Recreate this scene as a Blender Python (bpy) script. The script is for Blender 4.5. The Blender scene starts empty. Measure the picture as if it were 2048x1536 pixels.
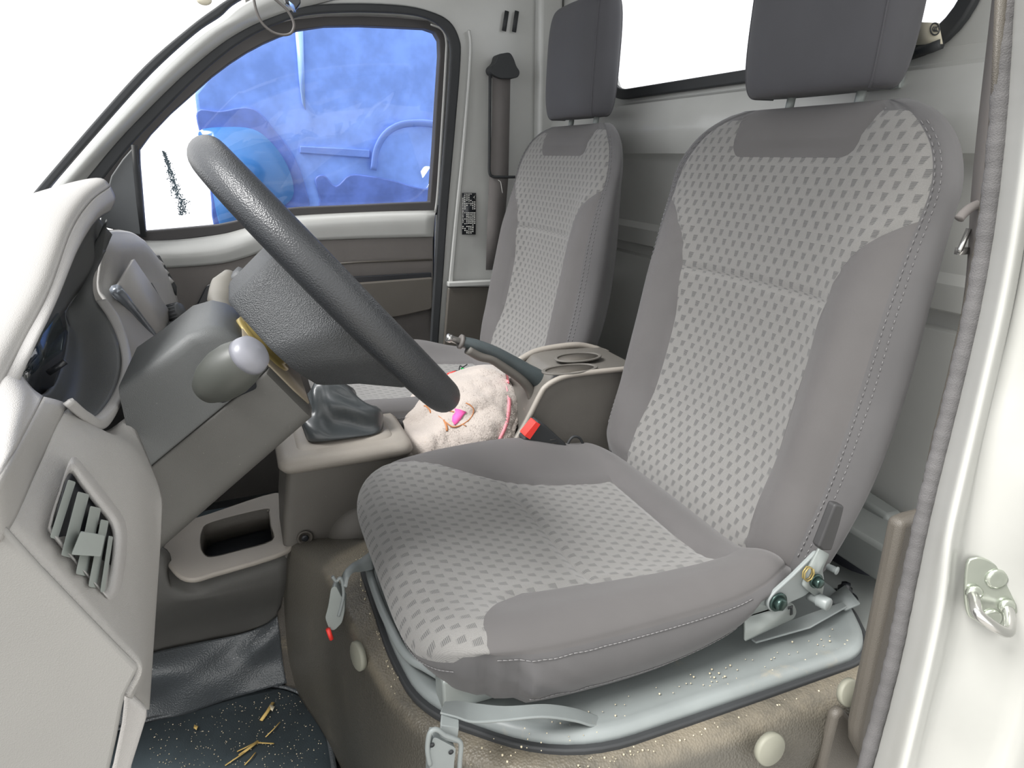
import bpy, bmesh, math, random
from mathutils import Vector, Matrix
random.seed(7)
sc = bpy.context.scene
V = Vector

# ------------------------------------------------------------------ camera
FPX, CX, CY = 1350.0, 1024.0, 768.0          # focal length in pixels of the 2048x1536 frame
PITCH = math.atan(461 / FPX)
YAW = math.atan(569 * math.cos(PITCH) / FPX)
CAM = V((0, 0, 0.85))
FW = V((math.sin(YAW) * math.cos(PITCH), math.cos(YAW) * math.cos(PITCH), -math.sin(PITCH)))
RT = V((math.cos(YAW), -math.sin(YAW), 0))
UP = RT.cross(FW)
cd = bpy.data.cameras.new('camera'); cam = bpy.data.objects.new('camera', cd)
sc.collection.objects.link(cam); sc.camera = cam
cd.sensor_width = 36; cd.lens = 36 * FPX / 2048; cd.clip_start = 0.02; cd.clip_end = 100
cam.matrix_world = Matrix(((RT.x, UP.x, -FW.x, CAM.x), (RT.y, UP.y, -FW.y, CAM.y), (RT.z, UP.z, -FW.z, CAM.z), (0, 0, 0, 1)))

def Q(u, v, y=None, x=None, z=None):
    """point of a known plane (y, x or z in metres) measured in the photograph"""
    d = FW + RT * ((u - CX) / FPX) + UP * ((CY - v) / FPX)
    if y is not None: t = (y - CAM.y) / d.y
    elif x is not None: t = (x - CAM.x) / d.x
    else: t = (z - CAM.z) / d.z
    return CAM + d * t

# ------------------------------------------------------------------ world, sun, exposure
w = bpy.data.worlds.new('world'); sc.world = w; w.use_nodes = True
bg = w.node_tree.nodes['Background']; bg.inputs[0].default_value = (1.0, 0.995, 0.98, 1); bg.inputs[1].default_value = 1.85
sl = bpy.data.lights.new('sun', 'SUN'); sun = bpy.data.objects.new('sun', sl); sc.collection.objects.link(sun)
sl.energy = 6.0; sl.angle = math.radians(24); sl.color = (1, 0.97, 0.92)
sun.rotation_euler = V((-0.62, -0.10, 0.78)).to_track_quat('Z', 'Y').to_euler()
sc.view_settings.view_transform = 'Standard'; sc.view_settings.look = 'None'
sc.view_settings.gamma = 1; sc.view_settings.exposure = 0.0; sc.view_settings.use_curve_mapping = False
sc.cycles.max_bounces = 10

# ------------------------------------------------------------------ materials
def srgb(r, g, b):
    f = lambda c: (c / 255 / 12.92) if c / 255 <= 0.04045 else ((c / 255 + 0.055) / 1.055) ** 2.4
    return (f(r), f(g), f(b), 1)

class NT:
    def __init__(s, m): s.t = m.node_tree; s.n = s.t.nodes; s.l = s.t.links
    def new(s, typ, **k):
        n = s.n.new(typ)
        for a, b in k.items(): setattr(n, a, b)
        return n
    def put(s, sock, v):
        if isinstance(v, (int, float)): sock.default_value = v
        elif isinstance(v, tuple): sock.default_value = v
        else: s.l.new(v, sock)
    def math(s, op, a, b=0.0, c=0.0):
        n = s.new('ShaderNodeMath', operation=op)
        s.put(n.inputs[0], a); s.put(n.inputs[1], b); s.put(n.inputs[2], c)
        return n.outputs[0]
    def mix(s, f, a, b):
        n = s.new('ShaderNodeMix', data_type='RGBA')
        s.put(n.inputs[0], f); s.put(n.inputs[6], a); s.put(n.inputs[7], b)
        return n.outputs[2]
    def noise(s, scale, detail=3, rough=0.5, vec=None, dist=0.0):
        n = s.new('ShaderNodeTexNoise'); n.inputs['Scale'].default_value = scale
        n.inputs['Detail'].default_value = detail; n.inputs['Roughness'].default_value = rough
        n.inputs['Distortion'].default_value = dist
        if vec is not None: s.l.new(vec, n.inputs['Vector'])
        return n.outputs[0]
    def ramp(s, f, lo, hi):
        n = s.new('ShaderNodeMapRange'); n.interpolation_type = 'SMOOTHSTEP'
        s.put(n.inputs[0], f); n.inputs[1].default_value = lo; n.inputs[2].default_value = hi
        return n.outputs[0]

def mat(name, col, rough=0.5, metal=0.0, spec=0.5, grain=None, dust=None, vary=0.06, coat=0.0, sheen=0.0):
    """grain=(scale, strength, kind); dust=(colour, lo, hi, scale)"""
    m = bpy.data.materials.new(name); m.use_nodes = True
    t = NT(m); b = t.n['Principled BSDF']
    b.inputs['Roughness'].default_value = rough; b.inputs['Metallic'].default_value = metal
    b.inputs['Specular IOR Level'].default_value = spec
    b.inputs['Coat Weight'].default_value = coat; b.inputs['Coat Roughness'].default_value = 0.15
    b.inputs['Sheen Weight'].default_value = sheen
    tc = t.new('ShaderNodeTexCoord').outputs['Object']
    c = col
    if vary:
        n1 = t.noise(9, 4, 0.6, tc)
        c = t.mix(t.ramp(n1, 0.3, 0.7), tuple(x * (1 - vary) for x in col[:3]) + (1,), tuple(min(1, x * (1 + vary)) for x in col[:3]) + (1,))
    if dust:
        dc, lo, hi, s = dust
        n2 = t.noise(s, 6, 0.7, tc, 0.3)
        c = t.mix(t.math('MULTIPLY', t.ramp(n2, lo, hi), 0.85), c, dc)
        n3 = t.noise(s * 22, 2, 0.5, tc)
        c = t.mix(t.math('MULTIPLY', t.ramp(n3, 0.73, 0.79), 0.5), c, dc)
    if name == 'dusty_brown_vinyl':
        sz = t.new('ShaderNodeSeparateXYZ'); t.l.new(tc, sz.inputs[0])
        c = t.mix(t.ramp(sz.outputs[2], 0.304, 0.3165), t.mix(t.math('MULTIPLY', t.ramp(t.noise(6, 5, 0.7, tc, 0.4), 0.56, 0.8), 0.5), col, dust[0]), c)
    if isinstance(c, tuple): b.inputs['Base Color'].default_value = c
    else: t.l.new(c, b.inputs['Base Color'])
    if grain:
        s, st, kind = grain
        bp = t.new('ShaderNodeBump'); bp.inputs['Strength'].default_value = st; bp.inputs['Distance'].default_value = 0.0006
        if kind == 'leather':
            vn = t.new('ShaderNodeTexVoronoi'); vn.inputs['Scale'].default_value = s; t.l.new(tc, vn.inputs['Vector']); h = vn.outputs['Distance']
        elif kind == 'weave':
            wv = t.new('ShaderNodeTexWave'); wv.inputs['Scale'].default_value = s; wv.inputs['Distortion'].default_value = 1.0
            wv.bands_direction = 'DIAGONAL'; t.l.new(tc, wv.inputs['Vector']); h = wv.outputs['Fac']
        else: h = t.noise(s, 3, 0.6, tc)
        t.l.new(h, bp.inputs['Height']); t.l.new(bp.outputs[0], b.inputs['Normal'])
    return m

def pattern_mat(name, base, dark, pu, pv, amount=1.0):
    """woven jacquard: staggered rows of small dark stepped flags over a twill ground; UV in metres"""
    m = bpy.data.materials.new(name); m.use_nodes = True
    t = NT(m); b = t.n['Principled BSDF']; b.inputs['Roughness'].default_value = 0.9
    b.inputs['Specular IOR Level'].default_value = 0.25; b.inputs['Sheen Weight'].default_value = 0.25
    uv = t.new('ShaderNodeTexCoord').outputs['UV']
    sx = t.new('ShaderNodeSeparateXYZ'); t.l.new(uv, sx.inputs[0]); U, W = sx.outputs[0], sx.outputs[1]
    nz = t.noise(60, 2, 0.5, uv)
    jit = t.math('MULTIPLY', t.math('SUBTRACT', nz, 0.5), 0.16)
    rv = t.math('ADD', t.math('DIVIDE', W, pv), jit)
    row = t.math('FLOOR', rv); fv = t.math('SUBTRACT', rv, row)
    cu = t.math('ADD', t.math('DIVIDE', U, pu), t.math('MULTIPLY', row, 0.5))
    cu = t.math('ADD', cu, t.math('MULTIPLY', jit, 0.6))
    fu = t.math('FRACT', t.math('ADD', cu, 100.0))
    # left edge slants so the flag narrows downward, with a short tail below
    left = t.math('ADD', 0.12, t.math('MULTIPLY', t.math('SUBTRACT', 0.9, fv), 0.20))
    a1 = t.math('MULTIPLY', t.ramp(t.math('SUBTRACT', fu, left), 0.0, 0.07), t.ramp(t.math('SUBTRACT', 0.60, fu), 0.0, 0.05))
    a2 = t.math('MULTIPLY', t.ramp(fv, 0.04, 0.30), t.ramp(t.math('SUBTRACT', 0.88, fv), 0.0, 0.05))
    mk = t.math('MULTIPLY', a1, a2)
    st = t.math('ADD', 0.55, t.math('MULTIPLY', t.math('SINE', t.math('MULTIPLY', W, 4200.0)), 0.45))
    mk2 = t.math('MULTIPLY', mk, st)
    tw = t.math('SINE', t.math('MULTIPLY', t.math('ADD', U, t.math('MULTIPLY', W, 0.8)), 5200.0))
    fine = t.noise(900, 2, 0.6, uv)
    g = t.mix(t.math('MULTIPLY', t.math('ADD', t.math('MULTIPLY', tw, 0.5), 0.5), 0.35), base, tuple(x * 0.72 for x in base[:3]) + (1,))
    g = t.mix(t.math('MULTIPLY', t.ramp(fine, 0.35, 0.7), 0.25), g, tuple(min(1, x * 1.35) for x in base[:3]) + (1,))
    c = t.mix(t.math('MULTIPLY', mk2, amount), g, dark)
    t.l.new(c, b.inputs['Base Color'])
    bp = t.new('ShaderNodeBump'); bp.inputs['Strength'].default_value = 0.35; bp.inputs['Distance'].default_value = 0.001
    t.l.new(t.math('SUBTRACT', t.math('MULTIPLY', tw, 0.2), t.math('MULTIPLY', mk, 0.8)), bp.inputs['Height']); t.l.new(bp.outputs[0], b.inputs['Normal'])
    return m

def glass_mat(name, tint=(1, 1, 1, 1), gloss=0.06, rough=0.0):
    m = bpy.data.materials.new(name); m.use_nodes = True
    t = NT(m); t.n.remove(t.n['Principled BSDF']); o = t.n['Material Output']
    tr = t.new('ShaderNodeBsdfTransparent'); tr.inputs[0].default_value = tint
    gl = t.new('ShaderNodeBsdfGlossy'); gl.inputs['Roughness'].default_value = rough
    mx = t.new('ShaderNodeMixShader'); mx.inputs[0].default_value = gloss
    t.l.new(tr.outputs[0], mx.inputs[1]); t.l.new(gl.outputs[0], mx.inputs[2]); t.l.new(mx.outputs[0], o.inputs[0])
    return m

M = {}
M['paint'] = mat('silver_paint', srgb(182, 183, 180), 0.32, 0.0, 0.6, vary=0.03, coat=0.4)
M['paint_grey'] = mat('grey_primer', srgb(140, 144, 142), 0.45, vary=0.06)
M['steel'] = mat('grey_painted_steel', srgb(130, 136, 136), 0.42, 0.0, 0.5, vary=0.08, dust=(srgb(168, 158, 138), 0.58, 0.8, 14))
M['steel_bare'] = mat('grey_bracket', srgb(140, 146, 144), 0.38, 0.2, 0.5, vary=0.08)
M['zinc'] = mat('zinc_plate', srgb(190, 196, 186), 0.22, 0.75, 0.5, vary=0.1, dust=(srgb(176, 150, 110), 0.6, 0.85, 40))
M['chrome'] = mat('bright_zinc', srgb(200, 200, 198), 0.2, 0.9, vary=0.05)
M['bolt'] = mat('dark_bolt', srgb(60, 78, 74), 0.3, 0.7)
M['black'] = mat('black_rubber', srgb(48, 50, 52), 0.65, vary=0.1)
M['blackg'] = mat('black_gloss_plastic', srgb(36, 38, 42), 0.28, vary=0.0)
M['darkpl'] = mat('charcoal_plastic', srgb(72, 74, 76), 0.5, grain=(900, 0.3, 'leather'))
M['dash'] = mat('light_grey_dash_plastic', srgb(166, 164, 162), 0.42, spec=0.5, grain=(1500, 0.35, 'leather'), vary=0.03)
M['dashtop'] = mat('grey_dash_top_plastic', srgb(158, 156, 153), 0.5, grain=(1200, 0.25, 'leather'), vary=0.03)
M['endcap'] = mat('grey_dash_end_plastic', srgb(134, 133, 130), 0.55, grain=(1500, 0.15, 'leather'), vary=0.03)
M['fascia'] = mat('grey_textured_fascia', srgb(168, 166, 163), 0.5, grain=(1800, 0.6, 'leather'), vary=0.03)
M['column'] = mat('grey_column_plastic', srgb(86, 88, 88), 0.5, grain=(1600, 0.3, 'leather'), vary=0.06, dust=(srgb(150, 150, 146), 0.78, 0.9, 30))
M['colow'] = mat('warm_grey_column_plastic', srgb(80, 79, 76), 0.55, grain=(1600, 0.3, 'leather'), vary=0.06, dust=(srgb(150, 148, 140), 0.8, 0.9, 30))
M['hub'] = mat('dark_hub_plastic', srgb(60, 62, 64), 0.5, grain=(900, 0.8, 'leather'), vary=0.05)
M['rim'] = mat('black_grained_rim', srgb(42, 44, 47), 0.34, spec=0.6, grain=(800, 0.5, 'leather'), vary=0.05)
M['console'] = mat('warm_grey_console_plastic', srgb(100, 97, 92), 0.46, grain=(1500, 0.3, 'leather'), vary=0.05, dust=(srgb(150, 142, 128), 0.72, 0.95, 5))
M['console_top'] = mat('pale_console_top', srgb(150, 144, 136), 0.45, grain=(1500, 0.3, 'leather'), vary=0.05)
M['doortrim'] = mat('taupe_door_trim', srgb(98, 94, 91), 0.55, grain=(1200, 0.4, 'leather'), vary=0.04)
M['darktrim'] = mat('dark_taupe_trim', srgb(84, 80, 74), 0.5, grain=(1200, 0.4, 'leather'), vary=0.04)
M['vinyl'] = mat('dark_brown_vinyl', srgb(84, 80, 74), 0.42, spec=0.5, grain=(420, 0.9, 'leather'), vary=0.08, dust=(srgb(164, 152, 128), 0.56, 0.8, 7))
M['vinyl_base'] = mat('dusty_brown_vinyl', srgb(80, 77, 70), 0.42, spec=0.5, grain=(420, 0.9, 'leather'), vary=0.08, dust=(srgb(122, 115, 101), 0.30, 0.62, 9))
M['vinylg'] = mat('dark_slate_vinyl', srgb(78, 82, 85), 0.3, spec=0.6, grain=(420, 0.9, 'leather'), vary=0.05)
M['mat'] = mat('dark_floor_mat', srgb(80, 92, 98), 0.75, grain=(500, 0.5, 'noise'), vary=0.2, dust=(srgb(90, 92, 90), 0.6, 0.9, 18))
M['fabric'] = mat('plain_grey_seat_fabric', srgb(92, 90, 90), 0.75, spec=0.25, grain=(1400, 0.25, 'weave'), vary=0.04, sheen=0.15)
M['fabric_side'] = mat('grey_seat_side_fabric', srgb(88, 87, 88), 0.7, spec=0.3, grain=(1400, 0.25, 'weave'), vary=0.05, sheen=0.15)
M['headrest'] = mat('charcoal_headrest_fabric', srgb(70, 70, 74), 0.7, spec=0.3, grain=(1400, 0.2, 'weave'), vary=0.05, sheen=0.1)
M['pat'] = pattern_mat('patterned_seat_fabric', srgb(121, 120, 118), srgb(72, 72, 73), 0.0180, 0.0122)
M['pat_cush'] = pattern_mat('patterned_cushion_fabric', srgb(123, 122, 120), srgb(82, 82, 82), 0.0180, 0.0125)
M['thread'] = mat('grey_thread', srgb(118, 117, 118), 0.8, vary=0)
M['strap'] = mat('grey_belt_webbing', srgb(112, 108, 106), 0.7, grain=(900, 0.4, 'weave'))
M['towel'] = mat('cream_terry_cloth', srgb(176, 167, 160), 0.95, spec=0.1, grain=(330, 2.2, 'noise'), vary=0.05, dust=(srgb(168, 150, 124), 0.66, 0.9, 9), sheen=0.3)
M['pink'] = mat('pink_embroidery', srgb(236, 96, 168), 0.8, grain=(600, 0.6, 'noise'))
M['pinkband'] = mat('pink_woven_band', srgb(240, 150, 160), 0.8, grain=(600, 0.6, 'noise'))
M['brown'] = mat('brown_embroidery', srgb(176, 118, 76), 0.8, grain=(600, 0.6, 'noise'))
M['red'] = mat('red_plastic', srgb(238, 62, 54), 0.35, vary=0)
M['green'] = mat('green_plastic', srgb(30, 190, 90), 0.4, vary=0)
M['white'] = mat('white_print', srgb(228, 228, 222), 0.6, vary=0)
M['paper'] = mat('cream_paper_tag', srgb(214, 208, 188), 0.8, vary=0.04)
M['straw'] = mat('dry_straw', srgb(206, 176, 106), 0.7, vary=0.2)
M['crumb'] = mat('pale_crumbs', srgb(200, 190, 165), 0.8, vary=0.2)
M['yellow'] = mat('brass_ring', srgb(150, 134, 84), 0.4, 0.3)
M['tan'] = mat('tan_column_end', srgb(140, 130, 112), 0.5)
M['vent'] = mat('dusty_vent_slat', srgb(150, 156, 152), 0.6, vary=0.05)
M['bootl'] = mat('black_soft_leather', srgb(62, 66, 68), 0.32, spec=0.6, vary=0.05)
M['felt'] = mat('dark_felt', srgb(56, 58, 66), 0.9, grain=(500, 0.8, 'noise'), vary=0.3)
M['plug'] = mat('olive_grey_plug', srgb(132, 132, 120), 0.6, vary=0.03)
M['ground'] = mat('pale_concrete', srgb(160, 158, 154), 0.9, grain=(30, 0.5, 'noise'))
M['blue_refl'] = mat('blue_reflection', (0.17, 0.30, 0.74, 1), 0.5, spec=0.3, vary=0.16)  # blues that stand in for the reflection in the far window
M['blue_dark'] = mat('dark_blue_reflection', (0.085, 0.15, 0.46, 1), 0.45, vary=0.25, grain=(80, 0.4, 'noise'))
M['blue_mid'] = mat('mid_blue_reflection', (0.035, 0.16, 0.44, 1), 0.15, vary=0.08)
M['blue_soft'] = mat('soft_blue_reflection', (0.125, 0.225, 0.62, 1), 0.7, vary=.1)
M['blue_pale'] = mat('pale_blue_stripe', (0.26, 0.42, 0.85, 1), 0.3, vary=0.05)
M['glass'] = glass_mat('clear_window_glass', (0.97, 0.98, 1.0, 1), 0.035)
M['lens'] = glass_mat('clear_cluster_lens', (0.75, 0.8, 0.8, 1), 0.16, 0.05)
M['drops'] = mat('wet_speckles', srgb(70, 90, 100), 0.2, vary=0)

# ------------------------------------------------------------------ object helpers
W = {}                                                    # world origin of each object
def mesh_obj(name, verts, faces, m, parent=None, smooth=True, uv=None, bevel=0.0, seg=3, recentre=True, mats=None, fm=None, solid=0.0, sub=0, autos=None):
    me = bpy.data.meshes.new(name)
    c = V((0, 0, 0))
    if recentre and verts:
        xs = [v[0] for v in verts]; ys = [v[1] for v in verts]; zs = [v[2] for v in verts]
        c = V(((min(xs) + max(xs)) / 2, (min(ys) + max(ys)) / 2, min(zs)))
    me.from_pydata([tuple(V(v) - c) for v in verts], [], faces)
    if uv:
        ul = me.uv_layers.new(name='UVMap')
        for lp in me.loops: ul.data[lp.index].uv = uv[lp.vertex_index]
    o = bpy.data.objects.new(name, me); sc.collection.objects.link(o)
    for mm in (mats or [m]): me.materials.append(mm)
    if fm:
        for p, i in zip(me.polygons, fm): p.material_index = i
    me.validate(); me.update()
    bm = bmesh.new(); bm.from_mesh(me); bmesh.ops.recalc_face_normals(bm, faces=bm.faces); bm.to_mesh(me); bm.free()
    for p in me.polygons: p.use_smooth = smooth
    if sub:
        s = o.modifiers.new('sub', 'SUBSURF'); s.levels = sub; s.render_levels = sub
    if solid:
        s = o.modifiers.new('solid', 'SOLIDIFY'); s.thickness = solid; s.offset = 0
    if bevel:
        b = o.modifiers.new('bevel', 'BEVEL'); b.width = bevel; b.segments = seg; b.limit_method = 'ANGLE'; b.angle_limit = math.radians(35)
        b.harden_normals = False
    if smooth and (bevel or autos):
        try: me.set_sharp_from_angle(angle=math.radians(autos or 40))
        except Exception: pass
    W[o.name] = c.copy()
    if parent:
        o.parent = parent; o.location = c - W[parent.name]
    else: o.location = c
    return o

def thing(name, label, cat, loc, group=None):
    o = bpy.data.objects.new(name, None); sc.collection.objects.link(o); o.empty_display_size = 0.05
    o.location = loc; W[o.name] = V(loc); tag(o, label, cat, group); return o
def tag(o, label=None, cat=None, group=None, kind=None):
    if label: o['label'] = label
    if cat: o['category'] = cat
    if group: o['group'] = group
    if kind: o['kind'] = kind
    return o
def struct(o): o['kind'] = 'structure'; return o

class MB:
    """collects shapes that make one mesh"""
    def __init__(s): s.v = []; s.f = []
    def add(s, v, f):
        n = len(s.v); s.v += [V(a) for a in v]; s.f += [tuple(n + i for i in q) for q in f]; return s
    def box(s, a, b, rot=None, ctr=None):
        x0, y0, z0 = a; x1, y1, z1 = b
        v = [V((x, y, z)) for x in (x0, x1) for y in (y0, y1) for z in (z0, z1)]
        if rot is not None:
            c = V(ctr) if ctr is not None else (V(a) + V(b)) / 2
            v = [c + rot @ (p - c) for p in v]
        return s.add(v, [(0, 1, 3, 2), (4, 6, 7, 5), (0, 4, 5, 1), (2, 3, 7, 6), (0, 2, 6, 4), (1, 5, 7, 3)])
    def prism(s, pts, off):
        """closed outline pts extruded by vector off"""
        n = len(pts); off = V(off); a = [V(p) for p in pts]; b = [p + off for p in a]
        return s.add(a + b, [tuple(range(n)), tuple(range(2 * n - 1, n - 1, -1))] + [(i, (i + 1) % n, n + (i + 1) % n, n + i) for i in range(n)])
    def ring_prism(s, outer, inner, off):
        n = len(outer); off = V(off); a = [V(p) for p in outer]; b = [V(p) for p in inner]
        v = a + b + [p + off for p in a] + [p + off for p in b]; f = []
        for i in range(n):
            j = (i + 1) % n
            f += [(i, j, n + j, n + i), (2 * n + i, 3 * n + i, 3 * n + j, 2 * n + j), (i, 2 * n + i, 2 * n + j, j), (n + i, n + j, 3 * n + j, 3 * n + i)]
        return s.add(v, f)
    def tube(s, pts, r, n=10, cap=True, flat=None, upv=None):
        pts = [V(p) for p in pts]; rs = r if isinstance(r, (list, tuple)) else [r] * len(pts)
        ref = V(upv) if upv is not None else V((0.13, 0.21, 0.97)); vs = []; prev = None
        for i, p in enumerate(pts):
            d = (pts[min(i + 1, len(pts) - 1)] - pts[max(i - 1, 0)]).normalized()
            if upv is None and prev is not None: a = (prev - d * prev.dot(d)).normalized()
            else:
                a = d.cross(ref)
                a = a.normalized() if a.length > 1e-4 else d.orthogonal().normalized()
            prev = a; b = d.cross(a)
            fl = 1.0 if flat is None else flat
            for k in range(n):
                t = 2 * math.pi * k / n; vs.append(p + a * math.cos(t) * rs[i] + b * math.sin(t) * rs[i] * fl)
        f = []
        for i in range(len(pts) - 1):
            for k in range(n):
                k2 = (k + 1) % n; f.append((i * n + k, i * n + k2, (i + 1) * n + k2, (i + 1) * n + k))
        if cap: f += [tuple(range(n - 1, -1, -1)), tuple((len(pts) - 1) * n + k for k in range(n))]
        return s.add(vs, f)
    def strip(s, a, b, off):
        """two polylines a and b joined to a band, thickened by off"""
        n = len(a); off = V(off); v = [V(p) for p in a] + [V(p) for p in b]; v += [p + off for p in v]; f = []
        for i in range(n - 1):
            f += [(i, i + 1, n + i + 1, n + i), (2 * n + i, 3 * n + i, 3 * n + i + 1, 2 * n + i + 1),
                  (i, 2 * n + i, 2 * n + i + 1, i + 1), (n + i, n + i + 1, 3 * n + i + 1, 3 * n + i)]
        f += [(0, n, 3 * n, 2 * n), (n - 1, 3 * n - 1, 4 * n - 1, 2 * n - 1)]
        return s.add(v, f)
    def lathe(s, prof, c, axis, n=24):
        """prof: (radius, height) along axis"""
        axis = V(axis).normalized(); a = axis.orthogonal().normalized(); b = axis.cross(a); c = V(c); vs = []
        for r, h in prof:
            for k in range(n):
                t = 2 * math.pi * k / n; vs.append(c + axis * h + (a * math.cos(t) + b * math.sin(t)) * max(r, 1e-5))
        f = []
        for i in range(len(prof) - 1):
            for k in range(n):
                k2 = (k + 1) % n; f.append((i * n + k, i * n + k2, (i + 1) * n + k2, (i + 1) * n + k))
        f += [tuple(range(n - 1, -1, -1)), tuple((len(prof) - 1) * n + k for k in range(n))]
        return s.add(vs, f)
    def ball(s, c, r, n=12, m=8, sc_=(1, 1, 1), rot=None):
        vs = []; f = []; c = V(c)
        for i in range(m + 1):
            ph = math.pi * i / m
            for k in range(n):
                t = 2 * math.pi * k / n
                p = V((math.sin(ph) * math.cos(t) * sc_[0], math.sin(ph) * math.sin(t) * sc_[1], math.cos(ph) * sc_[2])) * r
                if rot is not None: p = rot @ p
                vs.append(c + p)
        for i in range(m):
            for k in range(n):
                k2 = (k + 1) % n; f.append((i * n + k, i * n + k2, (i + 1) * n + k2, (i + 1) * n + k))
        return s.add(vs, f)
    def obj(s, name, m, parent=None, **k):
        return mesh_obj(name, s.v, s.f, m, parent, **k)

def catmull(P, n, closed=False):
    """n points per span through P"""
    out = []; L = len(P); P = [V(p) for p in P]
    g = (lambda i: P[i % L]) if closed else (lambda i: P[i] if 0 <= i < L else (P[0] * 2 - P[1] if i < 0 else P[-1] * 2 - P[-2]))
    for i in range(L if closed else L - 1):
        a, b, c, d = g(i - 1), g(i), g(i + 1), g(i + 2)
        for k in range(n):
            t = k / n
            out.append(0.5 * ((2 * b) + (c - a) * t + (2 * a - 5 * b + 4 * c - d) * t * t + (3 * b - a - 3 * c + d) * t ** 3))
    if not closed: out.append(P[-1].copy())
    return out

def patch(name, rows, m, parent=None, nu=6, nv=6, solid=0.004, **k):
    """smooth surface through a grid of control points"""
    R = [catmull(r, nu) for r in rows]; cols = len(R[0])
    C = [catmull([R[i][j] for i in range(len(R))], nv) for j in range(cols)]
    nr = len(C[0]); vs = [C[j][i] for i in range(nr) for j in range(cols)]
    f = [(i * cols + j, i * cols + j + 1, (i + 1) * cols + j + 1, (i + 1) * cols + j) for i in range(nr - 1) for j in range(cols - 1)]
    return mesh_obj(name, vs, f, m, parent, solid=solid, **k)

def bez(pts, n=8):
    """rounded polygon: corners given as (point, radius)"""
    out = []; L = len(pts)
    for i in range(L):
        p, r = V(pts[i][0]), pts[i][1]
        if r <= 0: out.append(p); continue
        a = (V(pts[i - 1][0]) - p); b = (V(pts[(i + 1) % L][0]) - p)
        ra = min(r, a.length * 0.49); rb = min(r, b.length * 0.49)
        A = p + a.normalized() * ra; B = p + b.normalized() * rb
        for k in range(n + 1):
            t = k / n; out.append(A * (1 - t) ** 2 + p * 2 * t * (1 - t) + B * t * t)
    return out

# ------------------------------------------------------------------ clipping a surface into panels along seams
def clip(polys, pts, fld, seam=None):
    """polys over pts; fld(index)->signed value; returns (positive polys, negative polys), cutting edges"""
    val = {}
    def g(i):
        if i not in val: val[i] = fld(pts[i])
        return val[i]
    cut = {}
    def x(i, j):
        key = (min(i, j), max(i, j))
        if key not in cut:
            a, b = g(i), g(j); t = a / (a - b); pi, pj = pts[i], pts[j]
            pts.append(tuple(pi[q] + (pj[q] - pi[q]) * t if not isinstance(pi[q], Vector) else pi[q].lerp(pj[q], t) for q in range(len(pi))))
            cut[key] = len(pts) - 1; val[len(pts) - 1] = 0.0
        return cut[key]
    P, N = [], []
    for pl in polys:
        s = [g(i) >= 0 for i in pl]
        if all(s): P.append(pl); continue
        if not any(s): N.append(pl); continue
        a, b = [], []
        for k, i in enumerate(pl):
            j = pl[(k + 1) % len(pl)]
            (a if g(i) >= 0 else b).append(i)
            if (g(i) >= 0) != (g(j) >= 0):
                c = x(i, j); a.append(c); b.append(c)
        if len(a) > 2: P.append(tuple(a))
        if len(b) > 2: N.append(tuple(b))
    return P, N

def panel(name, polys, pts, m, parent, **k):
    used = {}; vs = []; uv = []; f = []
    for pl in polys:
        q = []
        for i in pl:
            if i not in used: used[i] = len(vs); vs.append(pts[i][0]); uv.append((pts[i][1], pts[i][2]))
            if used[i] not in q: q.append(used[i])
        if len(q) > 2: f.append(tuple(q))
    o = mesh_obj(name, vs, f, m, parent, uv=uv, **k)
    return o

def interp(tab, x):
    if x <= tab[0][0]: return tab[0][1]
    for (a, b), (c, d) in zip(tab, tab[1:]):
        if x <= c:
            t = (x - a) / (c - a); return b + (d - b) * t
    return tab[-1][1]
def sint(tab, x):
    """smooth interpolation"""
    if x <= tab[0][0]: return tab[0][1]
    for k, ((a, b), (c, d)) in enumerate(zip(tab, tab[1:])):
        if x <= c:
            t = (x - a) / (c - a)
            m0 = (d - tab[k - 1][1]) / (c - tab[k - 1][0]) * (c - a) if k > 0 else (d - b)
            m1 = (tab[k + 2][1] - b) / (tab[k + 2][0] - a) * (c - a) if k + 2 < len(tab) else (d - b)
            return (2 * t ** 3 - 3 * t * t + 1) * b + (t ** 3 - 2 * t * t + t) * m0 + (-2 * t ** 3 + 3 * t * t) * d + (t ** 3 - t * t) * m1
    return tab[-1][1]

# ------------------------------------------------------------------ seats
SY = 0.69                                                 # centre line of the driver's seat
XF = [(.385, .520), (.415, .528), (.448, .543), (.51, .570), (.60, .592), (.70, .606), (.78, .617), (.84, .630), (.905, .655)]
XR = [(.385, .600), (.41, .622), (.465, .650), (.55, .676), (.644, .688), (.72, .691), (.78, .690), (.84, .692), (.905, .70)]
PR = [(.385, 0), (.42, .016), (.49, .036), (.57, .042), (.68, .034), (.75, .018), (.80, .004), (.86, 0)]
BB = [(.38, .138), (.50, .130), (.60, .128), (.695, .135), (.735, .146), (.765, .172), (.785, .205), (.80, .245), (.91, .9)]
def b_hw(z):
    h = sint([(.385, .215), (.42, .232), (.60, .238), (.80, .235)], z)
    if z > .805: h -= .135 * (1 - math.sqrt(max(0, 1 - ((z - .805) / .103) ** 2)))
    return h
def b_half(z):
    h = (sint(XR, z) - sint(XF, z)) / 2
    if z > .872: h *= math.sqrt(max(0.0004, 1 - ((z - .872) / .0345) ** 2))
    return h
def b_x(z, s, q):
    """x of the backrest skin; q in -1..1 is the front(+)/back(-) coordinate of the section"""
    xm = (sint(XF, z) + sint(XR, z)) / 2
    x = xm - b_half(z) * q
    if q > 0:
        x -= sint(PR, z) * math.exp(-((abs(s) - .178) / .048) ** 2) * min(1, q * 1.6)
        x += .006 * math.exp(-(s / .11) ** 2) * (1 if z < .86 else 0.4) * q
    return x
NB = 5.0
def seam_b(z): return b_hw(z) - .027
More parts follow.
